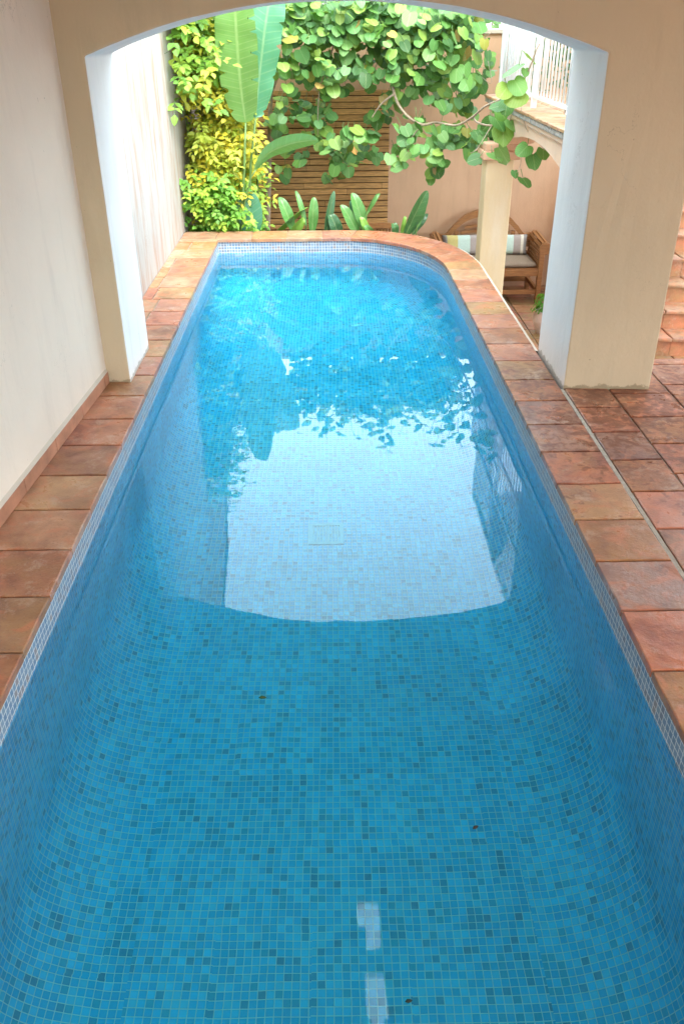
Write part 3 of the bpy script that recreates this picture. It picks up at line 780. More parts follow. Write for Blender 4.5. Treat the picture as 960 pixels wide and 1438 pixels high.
# railing
rl = thing('balcony_railing', 'white metal balcony railing of thin upright bars', 'railing', (XW + .05, 7, ZB))
XR = XW + .075
mb = MB(); mb.bar((XR, 5.6, ZB + .085), (XR, 8.72, ZB + .085), .030, .022); part(mb, 'bottom_rail', M['white_metal'], rl)
mb = MB(); mb.bar((XR, 5.6, ZB + .92), (XR, 8.72, ZB + .92), .040, .030); part(mb, 'top_rail', M['white_metal'], rl)
mb = MB(); mb.bar((XR, 7.55, ZB + .50), (XR, 6.30, ZB + .50), .016, .03); part(mb, 'middle_rail', M['white_metal'], rl)
y = 5.70
bal_me = None
while y < 8.7:
    if bal_me is None:
        mb = MB(); mb.tube([(XR, y, ZB + .096), (XR, y, ZB + .905)], .0075, n=8); o = part(mb, 'baluster', M['white_metal'], rl); bal_me = o; yb0 = y
    else:
        o = bal_me.copy(); COL.objects.link(o); o.location = bal_me.location + Vector((0, y - yb0, 0)); o.parent = rl
    y += 0.098
for y in (5.62, 7.28, 8.70):
    mb = MB(); mb.box((XR - .02, y - .02, ZB + .001), (XR + .02, y + .02, ZB + .96)); part(mb, 'post', M['white_metal'], rl)
mb = MB(); mb.bar((XR + .03, 8.72, ZB + .92), (2.9, 8.72, ZB + .92), .04, .03); part(mb, 'top_rail', M['white_metal'], rl)
for k in range(12):
    mb = MB(); mb.tube([(XR + .1 + k * .1, 8.72, ZB + .02), (XR + .1 + k * .1, 8.72, ZB + .905)], .0075, n=8); part(mb, 'baluster', M['white_metal'], rl)

# pergola over the balcony with its curtains
pg = thing('pergola', 'white canopy frame standing over the balcony', 'pergola', (2.4, 7.2, ZB))
XC = XR + .10
mb = MB(); mb.bar((XC, 5.9, 2.95), (XC, 8.85, 2.95), .05, .06); part(mb, 'beam', M['white_metal'], pg)
mb = MB(); mb.bar((3.6, 5.9, 2.95), (3.6, 8.85, 2.95), .05, .06); part(mb, 'beam', M['white_metal'], pg)
for y in (5.9, 8.85):
    for x in (XC, 3.6):
        mb = MB(); mb.box((x - .025, y - .025, ZB + .001), (x + .025, y + .025, 2.919)); part(mb, 'post', M['white_metal'], pg)
    mb = MB(); mb.bar((XC + .026, y, 2.95), (3.574, y, 2.95), .05, .06); part(mb, 'crossbeam', M['white_metal'], pg)
mb = MB()
for i in range(14):
    for j in range(6):
        y0 = 5.9 + i * 2.95 / 14; y1 = y0 + 2.95 / 14; x0 = XC + j * (3.6 - XC) / 6; x1 = x0 + (3.6 - XC) / 6
        sg = lambda x, y: 2.985 - 0.05 * math.sin(math.pi * (y - 5.9) / 2.95) * math.sin(math.pi * (x - XC) / (3.6 - XC))
        mb.face([(x0, y0, sg(x0, y0)), (x1, y0, sg(x1, y0)), (x1, y1, sg(x1, y1)), (x0, y1, sg(x0, y1))], smooth=True)
part(mb, 'canopy', M['cloth'], pg, weld=True)
def curtain(name, label, ytop0, ytop1, ybot0, ybot1, zt, zb, amp=.035, folds=16, bend=0.0, x=None):
    mb = MB(); NU, NV = folds * 8, 24; x = XC if x is None else x
    def P(i, j):
        u = i / NU; v = j / NV
        e = v ** 1.0; g = v + bend * math.sin(math.pi * v)
        y0 = ytop0 + (ybot0 - ytop0) * g; y1 = ytop1 + (ybot1 - ytop1) * g
        am = amp * (0.45 + 0.9 * v)
        return (x + am * math.sin(u * folds * 2 * math.pi + 1.3 * math.sin(v * 2 + u * 5)) + .02 * math.sin(3 * u + 4 * v), y0 + (y1 - y0) * u, zt + (zb - zt) * v + .012 * math.sin(u * folds * 3.1) * v)
    for i in range(NU):
        for j in range(NV):
            mb.face([P(i, j), P(i + 1, j), P(i + 1, j + 1), P(i, j + 1)], smooth=True)
    o = mb.build(name, M['cloth'], None, weld=True)
    sm = o.modifiers.new('thickness', 'SOLIDIFY'); sm.thickness = .003
    return tag(o, label, 'curtain')
curtain('curtain', 'white curtain hanging behind the far left end of the balcony railing', 8.80, 7.75, 8.74, 8.10, 2.93, ZB + .02, .03, 12)
curtain('curtain', 'white curtain gathered into a bundle at the right end of the railing beside the pier', 7.4, 5.95, 6.28, 5.98, 2.93, ZB + .03, .045, 12, 0.12, XC - .02)
mb = MB()
r2 = random.Random(11)
for k in range(26):
    a = r2.uniform(0, 6.28); c = Vector((XC - .05 + r2.uniform(-.06, .05), 6.10 + r2.uniform(-.12, .14), ZB + .05 + r2.uniform(-.03, .07)))
    n_ = 9; R_ = r2.uniform(.04, .07)
    vs = [c] + [c + Vector((math.cos(a + 6.28 * j / n_) * R_ * .6, math.sin(a + 6.28 * j / n_) * R_, math.sin(j * 2.3 + k) * .03)) for j in range(n_)]
    mb.raw(vs, [(0, 1 + j, 1 + (j + 1) % n_) for j in range(n_)], None, True)
tag(mb.build('curtain_frill', M['cloth']), 'crumpled white frill of cloth lying on the balcony edge under the gathered curtain', 'cloth')

# things standing on the balcony behind the bars
pst = thing('wooden_post', 'orange wooden post on the balcony behind the white bars', 'post', (2.5, 7.9, ZB))
mb = MB(); mb.box((2.42, 7.86, ZB + .001), (2.53, 7.97, 3.0)); part(mb, 'shaft', M['salmon'], pst, bevel=.008)
mb = MB(); mb.box((2.40, 7.84, ZB + .0015), (2.55, 7.99, ZB + .08)); part(mb, 'foot', M['salmon'], pst, bevel=.008)
ch2 = thing('balcony_chair', 'brown slatted chair on the balcony behind the white bars', 'chair', (2.25, 6.9, ZB))
for (x, y) in ((2.1, 6.75), (2.1, 7.2), (2.5, 6.75), (2.5, 7.2)):
    mb = MB(); mb.bar((x, y, ZB), (x, y, ZB + (.88 if x > 2.3 else .62)), .045, .045, (0, 1, 0)); part(mb, 'leg', M['teak'], ch2)
mb = MB()
for k in range(6): mb.box((2.1, 6.755 + k * .078, ZB + .40), (2.5, 6.755 + k * .078 + .06, ZB + .425))
part(mb, 'seat', M['teak'], ch2)
mb = MB()
for k in range(5): mb.box((2.49, 6.78, ZB + .48 + k * .08), (2.51, 7.17, ZB + .53 + k * .08))
part(mb, 'backrest', M['teak'], ch2)
for y in (6.75, 7.2):
    mb = MB(); mb.box((2.06, y - .03, ZB + .62), (2.52, y + .03, ZB + .645)); part(mb, 'armrest', M['teak'], ch2)

tr_ = thing('small_tree', 'dark small tree whose crown shows through the balcony bars', 'tree', (2.78, 10.0, ZT))
mb = MB(); mb.tube([(2.78, 10.0, ZT), (2.80, 9.98, 0), (2.72, 9.9, 1.0), (2.55, 9.7, 1.7), (2.5, 9.6, 2.2)], .05, .02, 9)
mb.tube([(2.72, 9.9, 1.0), (2.9, 9.6, 1.6), (3.0, 9.5, 2.1)], .025, .01, 7); mb.tube([(2.6, 9.75, 1.5), (2.2, 9.5, 1.8), (2.0, 9.4, 2.2)], .02, .008, 7)
part(mb, 'trunk', M['bark'], tr_)
mb = MB(); r = random.Random(77)
for k in range(1500):
    p = Vector((2.55 + r.gauss(0, .38), 9.5 + r.gauss(0, .24), 1.85 + r.gauss(0, .42)))
    if p.z < 1.02 or p.x < 1.85 or p.y > 10.15 or p.y < 8.9: continue
    q = r.uniform(.6, 1.3)
    small_leaf(mb, p, Vector((0, -.5, .8)) + rv(r, .5), Vector((0, -.3, -.7)) + rv(r, .6), .10, .05, (0.08 * q, 0.16 * q, 0.04 * q, 1))
part(mb, 'crown', M['yellow'], tr_, recalc=False)

# ------------------------------------------------------------------ stairs on the far right
stt = thing('staircase', 'terracotta staircase climbing behind the right pier', 'stairs', (3.4, 7.7, ZT))
def step_ang(x): return -0.10 * (x - 3.2)
for i in range(9):
    y0 = 7.66 + .285 * i; z0 = ZT + .18 * i
    mb = MB()
    k = 0; x = 2.96
    while x < 5.0:
        x1 = x + .31
        c = tcol(.2)
        ya, yb_ = y0 + step_ang(x), y0 + step_ang(x1)
        # riser tile and worn tread tile with a nosing
        mb.raw([(x + .002, ya + .02, z0), (x1 - .002, yb_ + .02, z0), (x1 - .002, yb_ + .02, z0 + .150), (x + .002, ya + .02, z0 + .150),
                (x + .002, ya + .6, z0), (x1 - .002, yb_ + .6, z0), (x1 - .002, yb_ + .6, z0 + .150), (x + .002, ya + .6, z0 + .150)],
               [(0, 1, 2, 3), (1, 5, 6, 2), (4, 0, 3, 7), (3, 2, 6, 7)], (0.42, 0.165, 0.075, 1))
        slab(mb, [(x + .003, ya - .012 + rng.uniform(-.006, .004)), (x1 - .003, yb_ - .012 + rng.uniform(-.006, .004)), (x1 - .003, yb_ + .33), (x + .003, ya + .33)], z0 + .18, .027, .007, (0.36, 0.18, 0.105, 1), .003)
        x = x1
    part(mb, 'step', M['step'], stt)
mb = MB(); mb.box((2.962, 7.7, -1.2), (5.1, 12.4, -1.06)); part(mb, 'stair_base', M['concrete'], stt)

# ------------------------------------------------------------------ bench, cushion, pillows
def bench():
    X0, X1, YF, YB = 1.27, 2.43, 9.50, 10.06; Z = ZT; w = .055
    b = thing('garden_bench', 'carved teak garden bench with rolled arms against the salmon wall', 'bench', ((X0 + X1) / 2, 9.8, Z))
    xm = (X0 + X1) / 2
    for x in (X0 + w / 2, X1 - w / 2):
        mb = MB(); mb.bar((x, YF, Z), (x, YF, Z + .60), w, w, (0, 1, 0)); part(mb, 'leg', M['teak'], b, bevel=.005)
        mb = MB(); mb.bar((x, YB, Z), (x, YB, Z + .66), w, w, (0, 1, 0)); part(mb, 'leg', M['teak'], b, bevel=.005)
    mb = MB(); mb.box((X0 + w, YF - .02, Z + .30), (X1 - w, YF + .015, Z + .37)); part(mb, 'seat_rail', M['teak'], b, bevel=.004)
    mb = MB(); mb.box((X0 + w, YF - .015, Z + .095), (X1 - w, YF + .02, Z + .145)); part(mb, 'stretcher', M['teak'], b, bevel=.004)
    mb = MB(); mb.box((X0 + w, YB - .02, Z + .095), (X1 - w, YB + .02, Z + .145)); part(mb, 'stretcher', M['teak'], b, bevel=.004)
    for x in (X0 + w / 2, X1 - w / 2):
        mb = MB(); mb.box((x - .018, YF + w / 2, Z + .095), (x + .018, YB - w / 2, Z + .145)); part(mb, 'stretcher', M['teak'], b, bevel=.004)
    mb = MB()
    for k in range(7): mb.box((X0 + .02, YF - .005 + k * .076, Z + .365), (X1 - .02, YF + .055 + k * .076, Z + .385))
    part(mb, 'seat', M['teak'], b, bevel=.003)
    # crest rail: arched centre, scooped shoulders
    out = []
    N = 40
    def crest(u):      # u in -1..1 -> height above seat floor
        a = abs(u)
        if a < .58: return .62 + .30 * math.sqrt(max(0, 1 - (a / .68) ** 2))
        if a < .66: return .775 - (a - .58) * .5
        if a < .84: return .735 - .095 * math.sin((a - .66) / .18 * math.pi / 2)
        return .64 + .012 * math.sin((a - .84) / .16 * math.pi)
    us = [-1 + 2 * k / N for k in range(N + 1)]
    top = [(xm + u * (X1 - X0) / 2, crest(u)) for u in us]
    bot = [(x, max(.565, z - .075)) for x, z in top]
    mb = MB()
    for k in range(N):
        (xa, za), (xb, zb) = top[k], top[k + 1]; (_, wa), (_, wb) = bot[k], bot[k + 1]
        ya, yb_ = YB - .022, YB + .022
        v = [(xa, ya, Z + wa), (xb, ya, Z + wb), (xb, ya, Z + zb), (xa, ya, Z + za), (xa, yb_, Z + wa), (xb, yb_, Z + wb), (xb, yb_, Z + zb), (xa, yb_, Z + za)]
        mb.raw(v, [(0, 1, 2, 3), (5, 4, 7, 6), (3, 2, 6, 7), (1, 0, 4, 5)])
    part(mb, 'crest_rail', M['teak'], b, weld=True)
    mb = MB(); mb.box((X0 + w, YB - .02, Z + .50), (X1 - w, YB + .02, Z + .563)); mb.box((X0 + w, YB - .018, Z + .40), (X1 - w, YB + .018, Z + .45))
    part(mb, 'back_rail', M['teak'], b, bevel=.004)
    mb = MB()
    for k in range(3):
        z = Z + .60 + k * .06; hw = (X1 - X0) / 2 * .55 * math.sqrt(max(0.05, 1 - ((z - Z - .60 + .07) / .28) ** 2))
        pts = [(xm - hw + 2 * hw * j / 10, YB, z + .025 * math.sin(math.pi * j / 10)) for j in range(11)]
        for p, q in zip(pts, pts[1:]): mb.bar(p, q, .022, .030)
    for s in (-1, 1): mb.box((xm + s * .33 - .022, YB - .015, Z + .45), (xm + s * .33 + .022, YB + .015, Z + .68))
    mb.box((xm - .02, YB - .014, Z + .45), (xm + .02, YB + .014, Z + .84))
    part(mb, 'back_slats', M['teak'], b)
    # rolled arms: long slats wrapped over a scroll
    for s, x in ((-1, X0 + w / 2), (1, X1 - w / 2)):
        mb = MB()
        for k in range(7):
            a = rad(-60 + k * 40); cx = x + s * .03; cz = Z + .60
            px_, pz_ = cx + s * .055 * math.sin(a), cz + .055 * math.cos(a)
            mb.bar((px_, YF - .01, pz_), (px_, YB, pz_ + .02), .026, .014, (s * math.sin(a), 0, math.cos(a)))
        for k in range(4):
            mb.bar((x - s * .014, YF + .02, Z + .42 + k * .045), (x - s * .014, YB - .02, Z + .42 + k * .045), .014, .03)
        arm = part(mb, 'armrest', M['teak'], b)
        mb = MB(); n_ = 16
        ring = [(x + s * .03 + .068 * math.cos(6.283 * j / n_), YF - .026, Z + .60 + .068 * math.sin(6.283 * j / n_)) for j in range(n_)]
        mb.prism(ring, (0, .03, 0)); part(mb, 'arm_scroll', M['teak'], arm, bevel=.004)
    return b
bench()
def pad(name, mat, c, size, label, cat, tilt=0.0, rotz=0.0, stripes=None, puff=1.0):
    """soft stuffed cushion: a puffed grid closed front and back"""
    mb = MB(); sx, sy, sz = size; NX, NZ = 28, 14
    def P(i, j, sgn):
        u = -1 + 2 * i / NX; v = -1 + 2 * j / NZ
        k = (1 - abs(u) ** 4) ** .5 * (1 - abs(v) ** 4) ** .5
        pin = 1 - .06 * (1 - abs(v) ** 2) * (abs(u) ** 3) - 0
        pz = 1 - .05 * (1 - abs(u) ** 2) * (abs(v) ** 3)
        p = Vector((u * sx / 2 * pin, sgn * sy / 2 * (k ** (.7 / puff)) , v * sz / 2 * pz))
        p = Matrix.Rotation(tilt, 3, 'X') @ p; p = Matrix.Rotation(rotz, 3, 'Z') @ p
        return p + Vector(c)
    for i in range(NX):
        col = (1, 1, 1, 1)
        if stripes:
            u = i / NX
            for lim, cc in stripes:
                if u < lim: col = cc + (1,); break
        for j in range(NZ):
            for sgn in (-1, 1): mb.face([P(i, j, sgn), P(i + 1, j, sgn), P(i + 1, j + 1, sgn), P(i, j + 1, sgn)], None, col, True)
    o = mb.build(name, mat, None, weld=True)
    return tag(o, label, cat)
pad('seat_cushion', M['taupe'], (1.91, 9.755, ZT + .43), (1.10, .50, .088), 'taupe seat cushion lying along the garden bench', 'cushion', 0, 0, None, 2.6) if False else None
def flat_pad():
    mb = MB(); X0, X1, Y0_, Y1_, Z0 = 1.335, 2.365, 9.49, 10.02, ZT + .386; NX, NY = 30, 16; h = .064
    def P(i, j, top):
        u = -1 + 2 * i / NX; v = -1 + 2 * j / NY
        k = ((1 - abs(u) ** 14) * (1 - abs(v) ** 10)) ** .35
        return ((X0 + X1) / 2 + u * (X1 - X0) / 2, (Y0_ + Y1_) / 2 + v * (Y1_ - Y0_) / 2, Z0 + h / 2 + (h / 2 * k if top else -h / 2 * k))
    for i in range(NX):
        for j in range(NY):
            for tp in (0, 1): mb.face([P(i, j, tp), P(i + 1, j, tp), P(i + 1, j + 1, tp), P(i, j + 1, tp)], None, None, True)
    return tag(mb.build('seat_cushion', M['taupe'], None, weld=True), 'taupe seat cushion lying along the garden bench', 'cushion')
flat_pad()
YEL, MINT, GREY, CRM, DGR = (0.60, 0.50, 0.20), (0.55, 0.68, 0.60), (0.40, 0.34, 0.31), (0.70, 0.66, 0.56), (0.30, 0.28, 0.27)
pad('pillow', M['stripe'], (2.09, 9.92, ZT + .555), (.47, .14, .225), 'striped yellow, mint and grey pillow at the right end of the bench', 'pillow', rad(-14), rad(-3),
    [(.22, YEL), (.30, CRM), (.62, MINT), (.80, GREY), (.86, CRM), (1.01, DGR)])
pad('pillow', M['stripe'], (1.56, 9.92, ZT + .555), (.44, .14, .225), 'striped pillow at the left end of the bench, half hidden by the pillar', 'pillow', rad(-14), rad(3),
    [(.10, DGR), (.38, YEL), (.70, MINT), (.92, GREY), (1.01, CRM)])

# ------------------------------------------------------------------ slatted chair beyond the far coping
def chair():
    X0, X1, YB, YS, Z = 0.42, 0.76, 9.38, 9.86, ZT
    c = thing('garden_chair', 'teak slatted chair seen from behind beyond the far coping', 'chair', (.59, 9.6, Z))
    for x in (X0, X1):
        mb = MB(); mb.bar((x, YB + .04, Z), (x, YB - .02, Z + .86), .042, .042, (0, 1, 0)); part(mb, 'leg', M['teak'], c, bevel=.004)
        mb = MB(); mb.bar((x, YS, Z), (x, YS, Z + .62), .042, .042, (0, 1, 0)); part(mb, 'leg', M['teak'], c, bevel=.004)
        mb = MB(); mb.box((x - .03, YB + .01, Z + .62), (x + .03, YS + .05, Z + .645)); part(mb, 'armrest', M['teak'], c, bevel=.004)
    mb = MB()
    pts = [(X0 - .02 + (X1 - X0 + .04) * k / 10, YB - .03 - .03 * math.sin(math.pi * k / 10), Z + .885 + .02 * math.sin(math.pi * k / 10)) for k in range(11)]
    for p, q in zip(pts, pts[1:]): mb.bar(p, q, .03, .055)
    part(mb, 'top_rail', M['teak'], c)
    mb = MB()
    for k in range(9):
        x = X0 + .035 + k * (X1 - X0 - .07) / 8; mb.bar((x, YB + .02, Z + .46), (x, YB - .035, Z + .87), .022, .014, (0, 1, 0))
    mb.bar((X0, YB + .02, Z + .46), (X1, YB + .02, Z + .46), .03, .05)
    part(mb, 'back_slats', M['teak'], c)
    mb = MB()
    for k in range(7): mb.box((X0 - .01, YB + .05 + k * .066, Z + .42), (X1 + .01, YB + .10 + k * .066, Z + .44))
    part(mb, 'seat', M['teak'], c)
chair()

# ------------------------------------------------------------------ plants
# climbing vine over the back wall
def vine():
    r = random.Random(21)
    root = thing('climbing_vine', 'round leaved green vine tumbling over the fence and salmon wall', 'vine', (0.3, 9.9, ZT))
    mb = MB(); sb = MB()
    GR = [(0.13, 0.31, 0.065), (0.165, 0.37, 0.085), (0.10, 0.255, 0.055), (0.21, 0.42, 0.11), (0.155, 0.36, 0.12), (0.25, 0.43, 0.085), (0.11, 0.28, 0.075), (0.28, 0.42, 0.075)]
    def colr():
        q = r.random()
        if q < .02: c = (0.46, 0.42, 0.08)
        elif q < .03: c = (0.42, 0.28, 0.08)
        elif q < .08: c = (0.08, 0.20, 0.06)
        else: c = r.choice(GR)
        k = r.uniform(.68, 1.08); return tuple(x * k for x in c) + (1,)
    def put(p, sz=None, dn=1.0):
        nv = Vector((0.1, -.62, .78)) + rv(r, .34); ax = Vector((0, -.15, -1)) + rv(r, .45)
        round_leaf(mb, p, nv, ax, sz or r.choice((r.uniform(.06, .09), r.uniform(.08, .115), r.uniform(.10, .14))), colr(), r.uniform(-.02, .5), r)
        # leaf stalk back into the plant
        if r.random() < .5: sb.tube([p, p + Vector((r.uniform(-.05, .05), r.uniform(.03, .10), r.uniform(.03, .10)))], .0025, .003, 5)
    # (px, py, rx, ry, count, near, far)
    E = [(403, 198, 14, 14, 4, 9.5, 9.95), (425, 222, 12, 12, 4, 9.4, 9.9), (398, 238, 10, 12, 3, 9.6, 9.95), (520, 212, 14, 12, 4, 9.4, 9.9), (382, 175, 10, 14, 4, 9.5, 9.95), (535, 160, 14, 12, 6, 9.2, 9.8), (425, 35, 38, 42, 44, 9.0, 9.9), (490, 30, 50, 34, 70, 8.9, 9.9), (560, 40, 50, 42, 85, 8.8, 9.9), (625, 45, 50, 45, 90, 8.7, 9.8), (668, 80, 24, 42, 34, 8.6, 9.5),
         (415, 95, 28, 30, 26, 9.0, 9.8), (465, 95, 40, 36, 50, 8.9, 9.8), (520, 90, 35, 30, 36, 8.9, 9.8), (575, 95, 45, 30, 50, 8.8, 9.7), (625, 118, 42, 30, 36, 8.7, 9.6),
         (408, 145, 22, 24, 12, 9.2, 9.9), (447, 150, 20, 26, 16, 9.1, 9.7), (560, 130, 25, 16, 10, 9.0, 9.7), (652, 145, 22, 16, 9, 8.8, 9.4), (390, 165, 12, 18, 6, 9.4, 9.9),
         (443, 190, 14, 18, 7, 9.1, 9.6), (468, 200, 22, 14, 8, 9.0, 9.6), (482, 228, 20, 12, 8, 9.0, 9.5), (466, 246, 12, 8, 4, 9.1, 9.5), (412, 232, 6, 6, 1, 9.2, 9.4),
         (487, 212, 20, 16, 11, 9.5, 9.95), (505, 185, 26, 10, 7, 8.8, 9.3), (580, 178, 28, 16, 13, 8.7, 9.2), (585, 205, 34, 14, 15, 8.6, 9.1), (562, 222, 16, 10, 6, 8.7, 9.1), (610, 225, 16, 16, 7, 8.6, 9.0),
         (640, 188, 34, 16, 18, 8.5, 9.0), (665, 205, 24, 10, 8, 8.4, 8.9), (690, 185, 26, 18, 14, 8.2, 8.8), (700, 175, 16, 14, 8, 8.1, 8.6), (605, 240, 8, 8, 2, 8.7, 8.9),
         (640, 15, 60, 25, 40, 8.9, 9.8), (540, 12, 70, 20, 45, 9.0, 9.8), (440, 12, 45, 20, 25, 9.1, 9.8)]
    for px, py, rx, ry, n_, ya, yb_ in E:
        for k in range(int(n_ * 1.6)):
            a = r.uniform(0, 6.283); q = math.sqrt(r.random())
            put(at(px + rx * q * math.cos(a), py + ry * q * math.sin(a), r.uniform(ya, yb_)))
    # crown of the vine standing above the wall
    for k in range(800):
        x = r.uniform(-.45, 1.45); zz = 1.62 + abs(r.gauss(0, .26)) * (1.1 - .25 * abs(x - .5)); y = r.uniform(9.0, 9.95)
        if zz > 2.5: continue
        put(Vector((x, y, zz)))
    for k in range(46):          # loose shoots feeling upwards
        x = r.uniform(-.4, 1.7); y = r.uniform(8.9, 9.8); z0 = r.uniform(1.7, 2.0); dx = r.uniform(-.25, .25)
        L = r.uniform(.25, .65); pts = [Vector((x + dx * t * t, y - .1 * t, z0 + L * t - .12 * t * t * t)) for t in [i / 6 for i in range(7)]]
        sb.tube(pts, .004, .0015, 5)
        for p in pts[2:]:
            if r.random() < .6: put(p + rv(r, .02), r.uniform(.06, .12))
    # sprigs hanging to the right, in front of the railing and the pillar
    for px, py, y, sz in ((738, 75, 7.0, .12), (728, 92, 7.0, .15), (722, 113, 7.0, .13), (712, 122, 7.0, .13), (732, 130, 7.0, .155), (706, 148, 7.2, .11), (712, 142, 7.2, .12), (740, 205, 7.0, .12), (748, 218, 7.0, .115), (762, 210, 7.0, .10), (734, 251, 7.0, .115), (722, 240, 7.0, .06), (737, 97, 7.0, .06), (700, 152, 7.4, .12), (694, 165, 7.6, .15), (706, 178, 7.6, .17), (716, 170, 7.6, .14), (690, 215, 7.7, .13), (672, 222, 7.8, .11), (700, 208, 7.7, .17)):
        put(at(px, py, y), sz)
    def br(pp, r0, r1):
        pts = [at(px, py, y) for px, py, y in pp]
        # smooth the run with a Catmull-Rom pass
        out = []
        for i in range(len(pts) - 1):
            p0, p1, p2, p3 = pts[max(i - 1, 0)], pts[i], pts[i + 1], pts[min(i + 2, len(pts) - 1)]
            for k in range(6):
                t = k / 6; out.append(.5 * ((2 * p1) + (p2 - p0) * t + (2 * p0 - 5 * p1 + 4 * p2 - p3) * t * t + (3 * p1 - p0 - 3 * p2 + p3) * t ** 3))
        out.append(pts[-1]); bb.tube(out, r0, r1, 7)
    bb = MB()
    br([(548, 60, 9.4), (549, 105, 9.1), (556, 140, 9.0), (572, 163, 8.95), (592, 175, 8.9), (612, 172, 8.8), (640, 176, 8.6), (662, 165, 8.3), (680, 150, 8.0), (702, 140, 7.6), (724, 130, 7.2), (741, 100, 7.0), (752, 72, 6.9), (757, 62, 6.9)], .015, .005)
    br([(553, 132, 9.0), (535, 146, 9.05), (522, 165, 9.1)], .011, .005)
    br([(592, 175, 8.9), (580, 190, 8.85), (570, 205, 8.8)], .006, .003)
    br([(663, 164, 8.3), (670, 172, 8.25), (690, 176, 8.0), (706, 164, 7.7), (720, 150, 7.4)], .010, .005)
    br([(690, 176, 8.0), (670, 208, 7.9), (660, 215, 7.9)], .004, .002)
    br([(728, 135, 7.1), (738, 180, 7.05), (752, 195, 7.0), (768, 217, 7.0)], .003, .0015)
    br([(732, 205, 7.05), (730, 232, 7.0), (722, 246, 7.0), (722, 240, 7.0)], .003, .0015)
    br([(470, 10, 9.6), (468, 60, 9.5), (460, 90, 9.4), (448, 130, 9.3), (446, 190, 9.3)], .010, .004)
    br([(486, 15, 9.7), (482, 45, 9.6), (500, 80, 9.6), (520, 125, 9.6)], .008, .004)
    br([(690, 45, 8.9), (680, 60, 8.9), (690, 115, 8.7), (676, 108, 8.8)], .004, .002)
    br([(480, 100, 9.8), (510, 40, 9.9), (545, -30, 9.8)], .010, .006)
    br([(548, 60, 9.4), (560, 10, 9.5), (590, -40, 9.6)], .011, .006)
    # trunk rising in front of the wall
    bb.tube([(-.62, 10.02, ZT), (-.66, 10.0, -.3), (-.60, 9.98, .5), (-.55, 9.9, 1.1), (-.3, 9.8, 1.62), (.3, 9.7, 1.8), (1.2, 9.7, 1.75)], .035, .012, 9)
    part(mb, 'foliage', M['vine'], root, recalc=False); part(bb, 'branches', M['bark'], root); part(sb, 'stalks', M['stem'], root)
vine()

def pinnate(name, label, cat, loc, n_, volume, colf, L=.26, ll=.07, lw=.036, seed=1, pairs=5, droop=1.0, out=(.35, -.6, .15)):
    r = random.Random(seed); root = thing(name, label, cat, loc); mb = MB(); sb = MB()
    for k in range(n_):
        p = volume(r)
        d = (Vector(out) + rv(r, .45)).normalized(); Lk = L * r.uniform(.7, 1.25)
        pts = []
        q = Vector(p)
        for i in range(pairs + 1):
            pts.append(q.copy()); d = (d + Vector((0, 0, -.17 * droop))).normalized(); q = q + d * Lk / pairs
        sb.tube(pts, .0022, .0012, 4, cap=False)
        side = d.cross(Vector((0, 0, 1))); side = side.normalized() if side.length > .1 else Vector((1, 0, 0))
        c0 = colf(p, r)
        for i in range(1, pairs + 1):
            for sg in ((-1, 1) if i < pairs else (0,)):
                ax = (pts[i] - pts[i - 1]).normalized() * (.55 if sg else 1) + side * sg * .85 + Vector((0, 0, -.25)) + rv(r, .12)
                nv = Vector((0.1, -.45, .8)) + rv(r, .25)
                kk = r.uniform(.82, 1.18)
                small_leaf(mb, pts[i], nv, ax, ll * r.uniform(.75, 1.25), lw * r.uniform(.8, 1.2), tuple(x * kk for x in c0) + (1,))
    return root, mb, sb
# yellow shrub
def vol_y(r):
    z = r.uniform(.08, 1.95); y = r.uniform(8.72, 9.75)
    w = .44 + .16 * math.sin(z * 1.9 + .5) - .08 * (y - 8.6)
    x = -1.30 + (r.random() ** .8) * max(.25, w) + .04 * math.sin(z * 7)
    return (x, y - .08 * math.sin(z * 3.1), z)
def col_y(p, r):
    z = p[2]; q = r.random()
    if z > 1.35: c = (0.36, 0.50, 0.06) if q < .55 else ((0.16, 0.32, 0.05) if q < .7 else (0.68, 0.60, 0.08))
    elif z > .45: c = (0.78, 0.66, 0.07) if q < .34 else ((0.62, 0.62, 0.09) if q < .74 else (0.46, 0.54, 0.07))
    else: c = (0.76, 0.60, 0.06) if q < .35 else ((0.30, 0.48, 0.06) if q < .78 else (0.18, 0.36, 0.05))
    return c
root, mb, sb = pinnate('yellow_shrub', 'tall yellow leaved shrub beside the white garden wall', 'shrub', (-1.05, 9.1, -.4), 1150, vol_y, col_y, seed=5)
part(mb, 'foliage', M['yellow'], root, recalc=False)
for k in range(8):
    x = -1.2 + .07 * k; sb.tube([(x, 9.2 + .05 * (k % 3), -.42), (x + .03, 9.15, .5), (x - .02 + .04 * (k % 2), 9.0, 1.3), (x + .02, 8.95, 1.9)], .014, .005, 6)
part(sb, 'stems', M['stem'], root)
# green shrub at its foot
def vol_g(r):
    y = r.uniform(8.46, 8.95); z = r.uniform(-.15, .46 - .25 * (y - 8.46)); x = -1.30 + .60 * r.random() * (1 - .45 * max(0, z) / .5)
    return (x, y, z)
def col_g(p, r): return r.choice([(0.20, 0.44, 0.06), (0.27, 0.52, 0.07), (0.14, 0.35, 0.05), (0.38, 0.55, 0.07)])
root, mb, sb = pinnate('green_shrub', 'low bright green shrub spilling onto the coping at the far left corner', 'shrub', (-1.1, 8.7, -.4), 380, vol_g, col_g, .17, .062, .036, 9, 4, 1.0, (.25, -.6, .35))
part(mb, 'foliage', M['yellow'], root, recalc=False)
for k in range(5): sb.tube([(-1.25 + .1 * k, 8.75, -.42), (-1.22 + .1 * k, 8.72, .0), (-1.24 + .1 * k, 8.68, .3)], .008, .003, 6)
part(sb, 'stems', M['stem'], root)
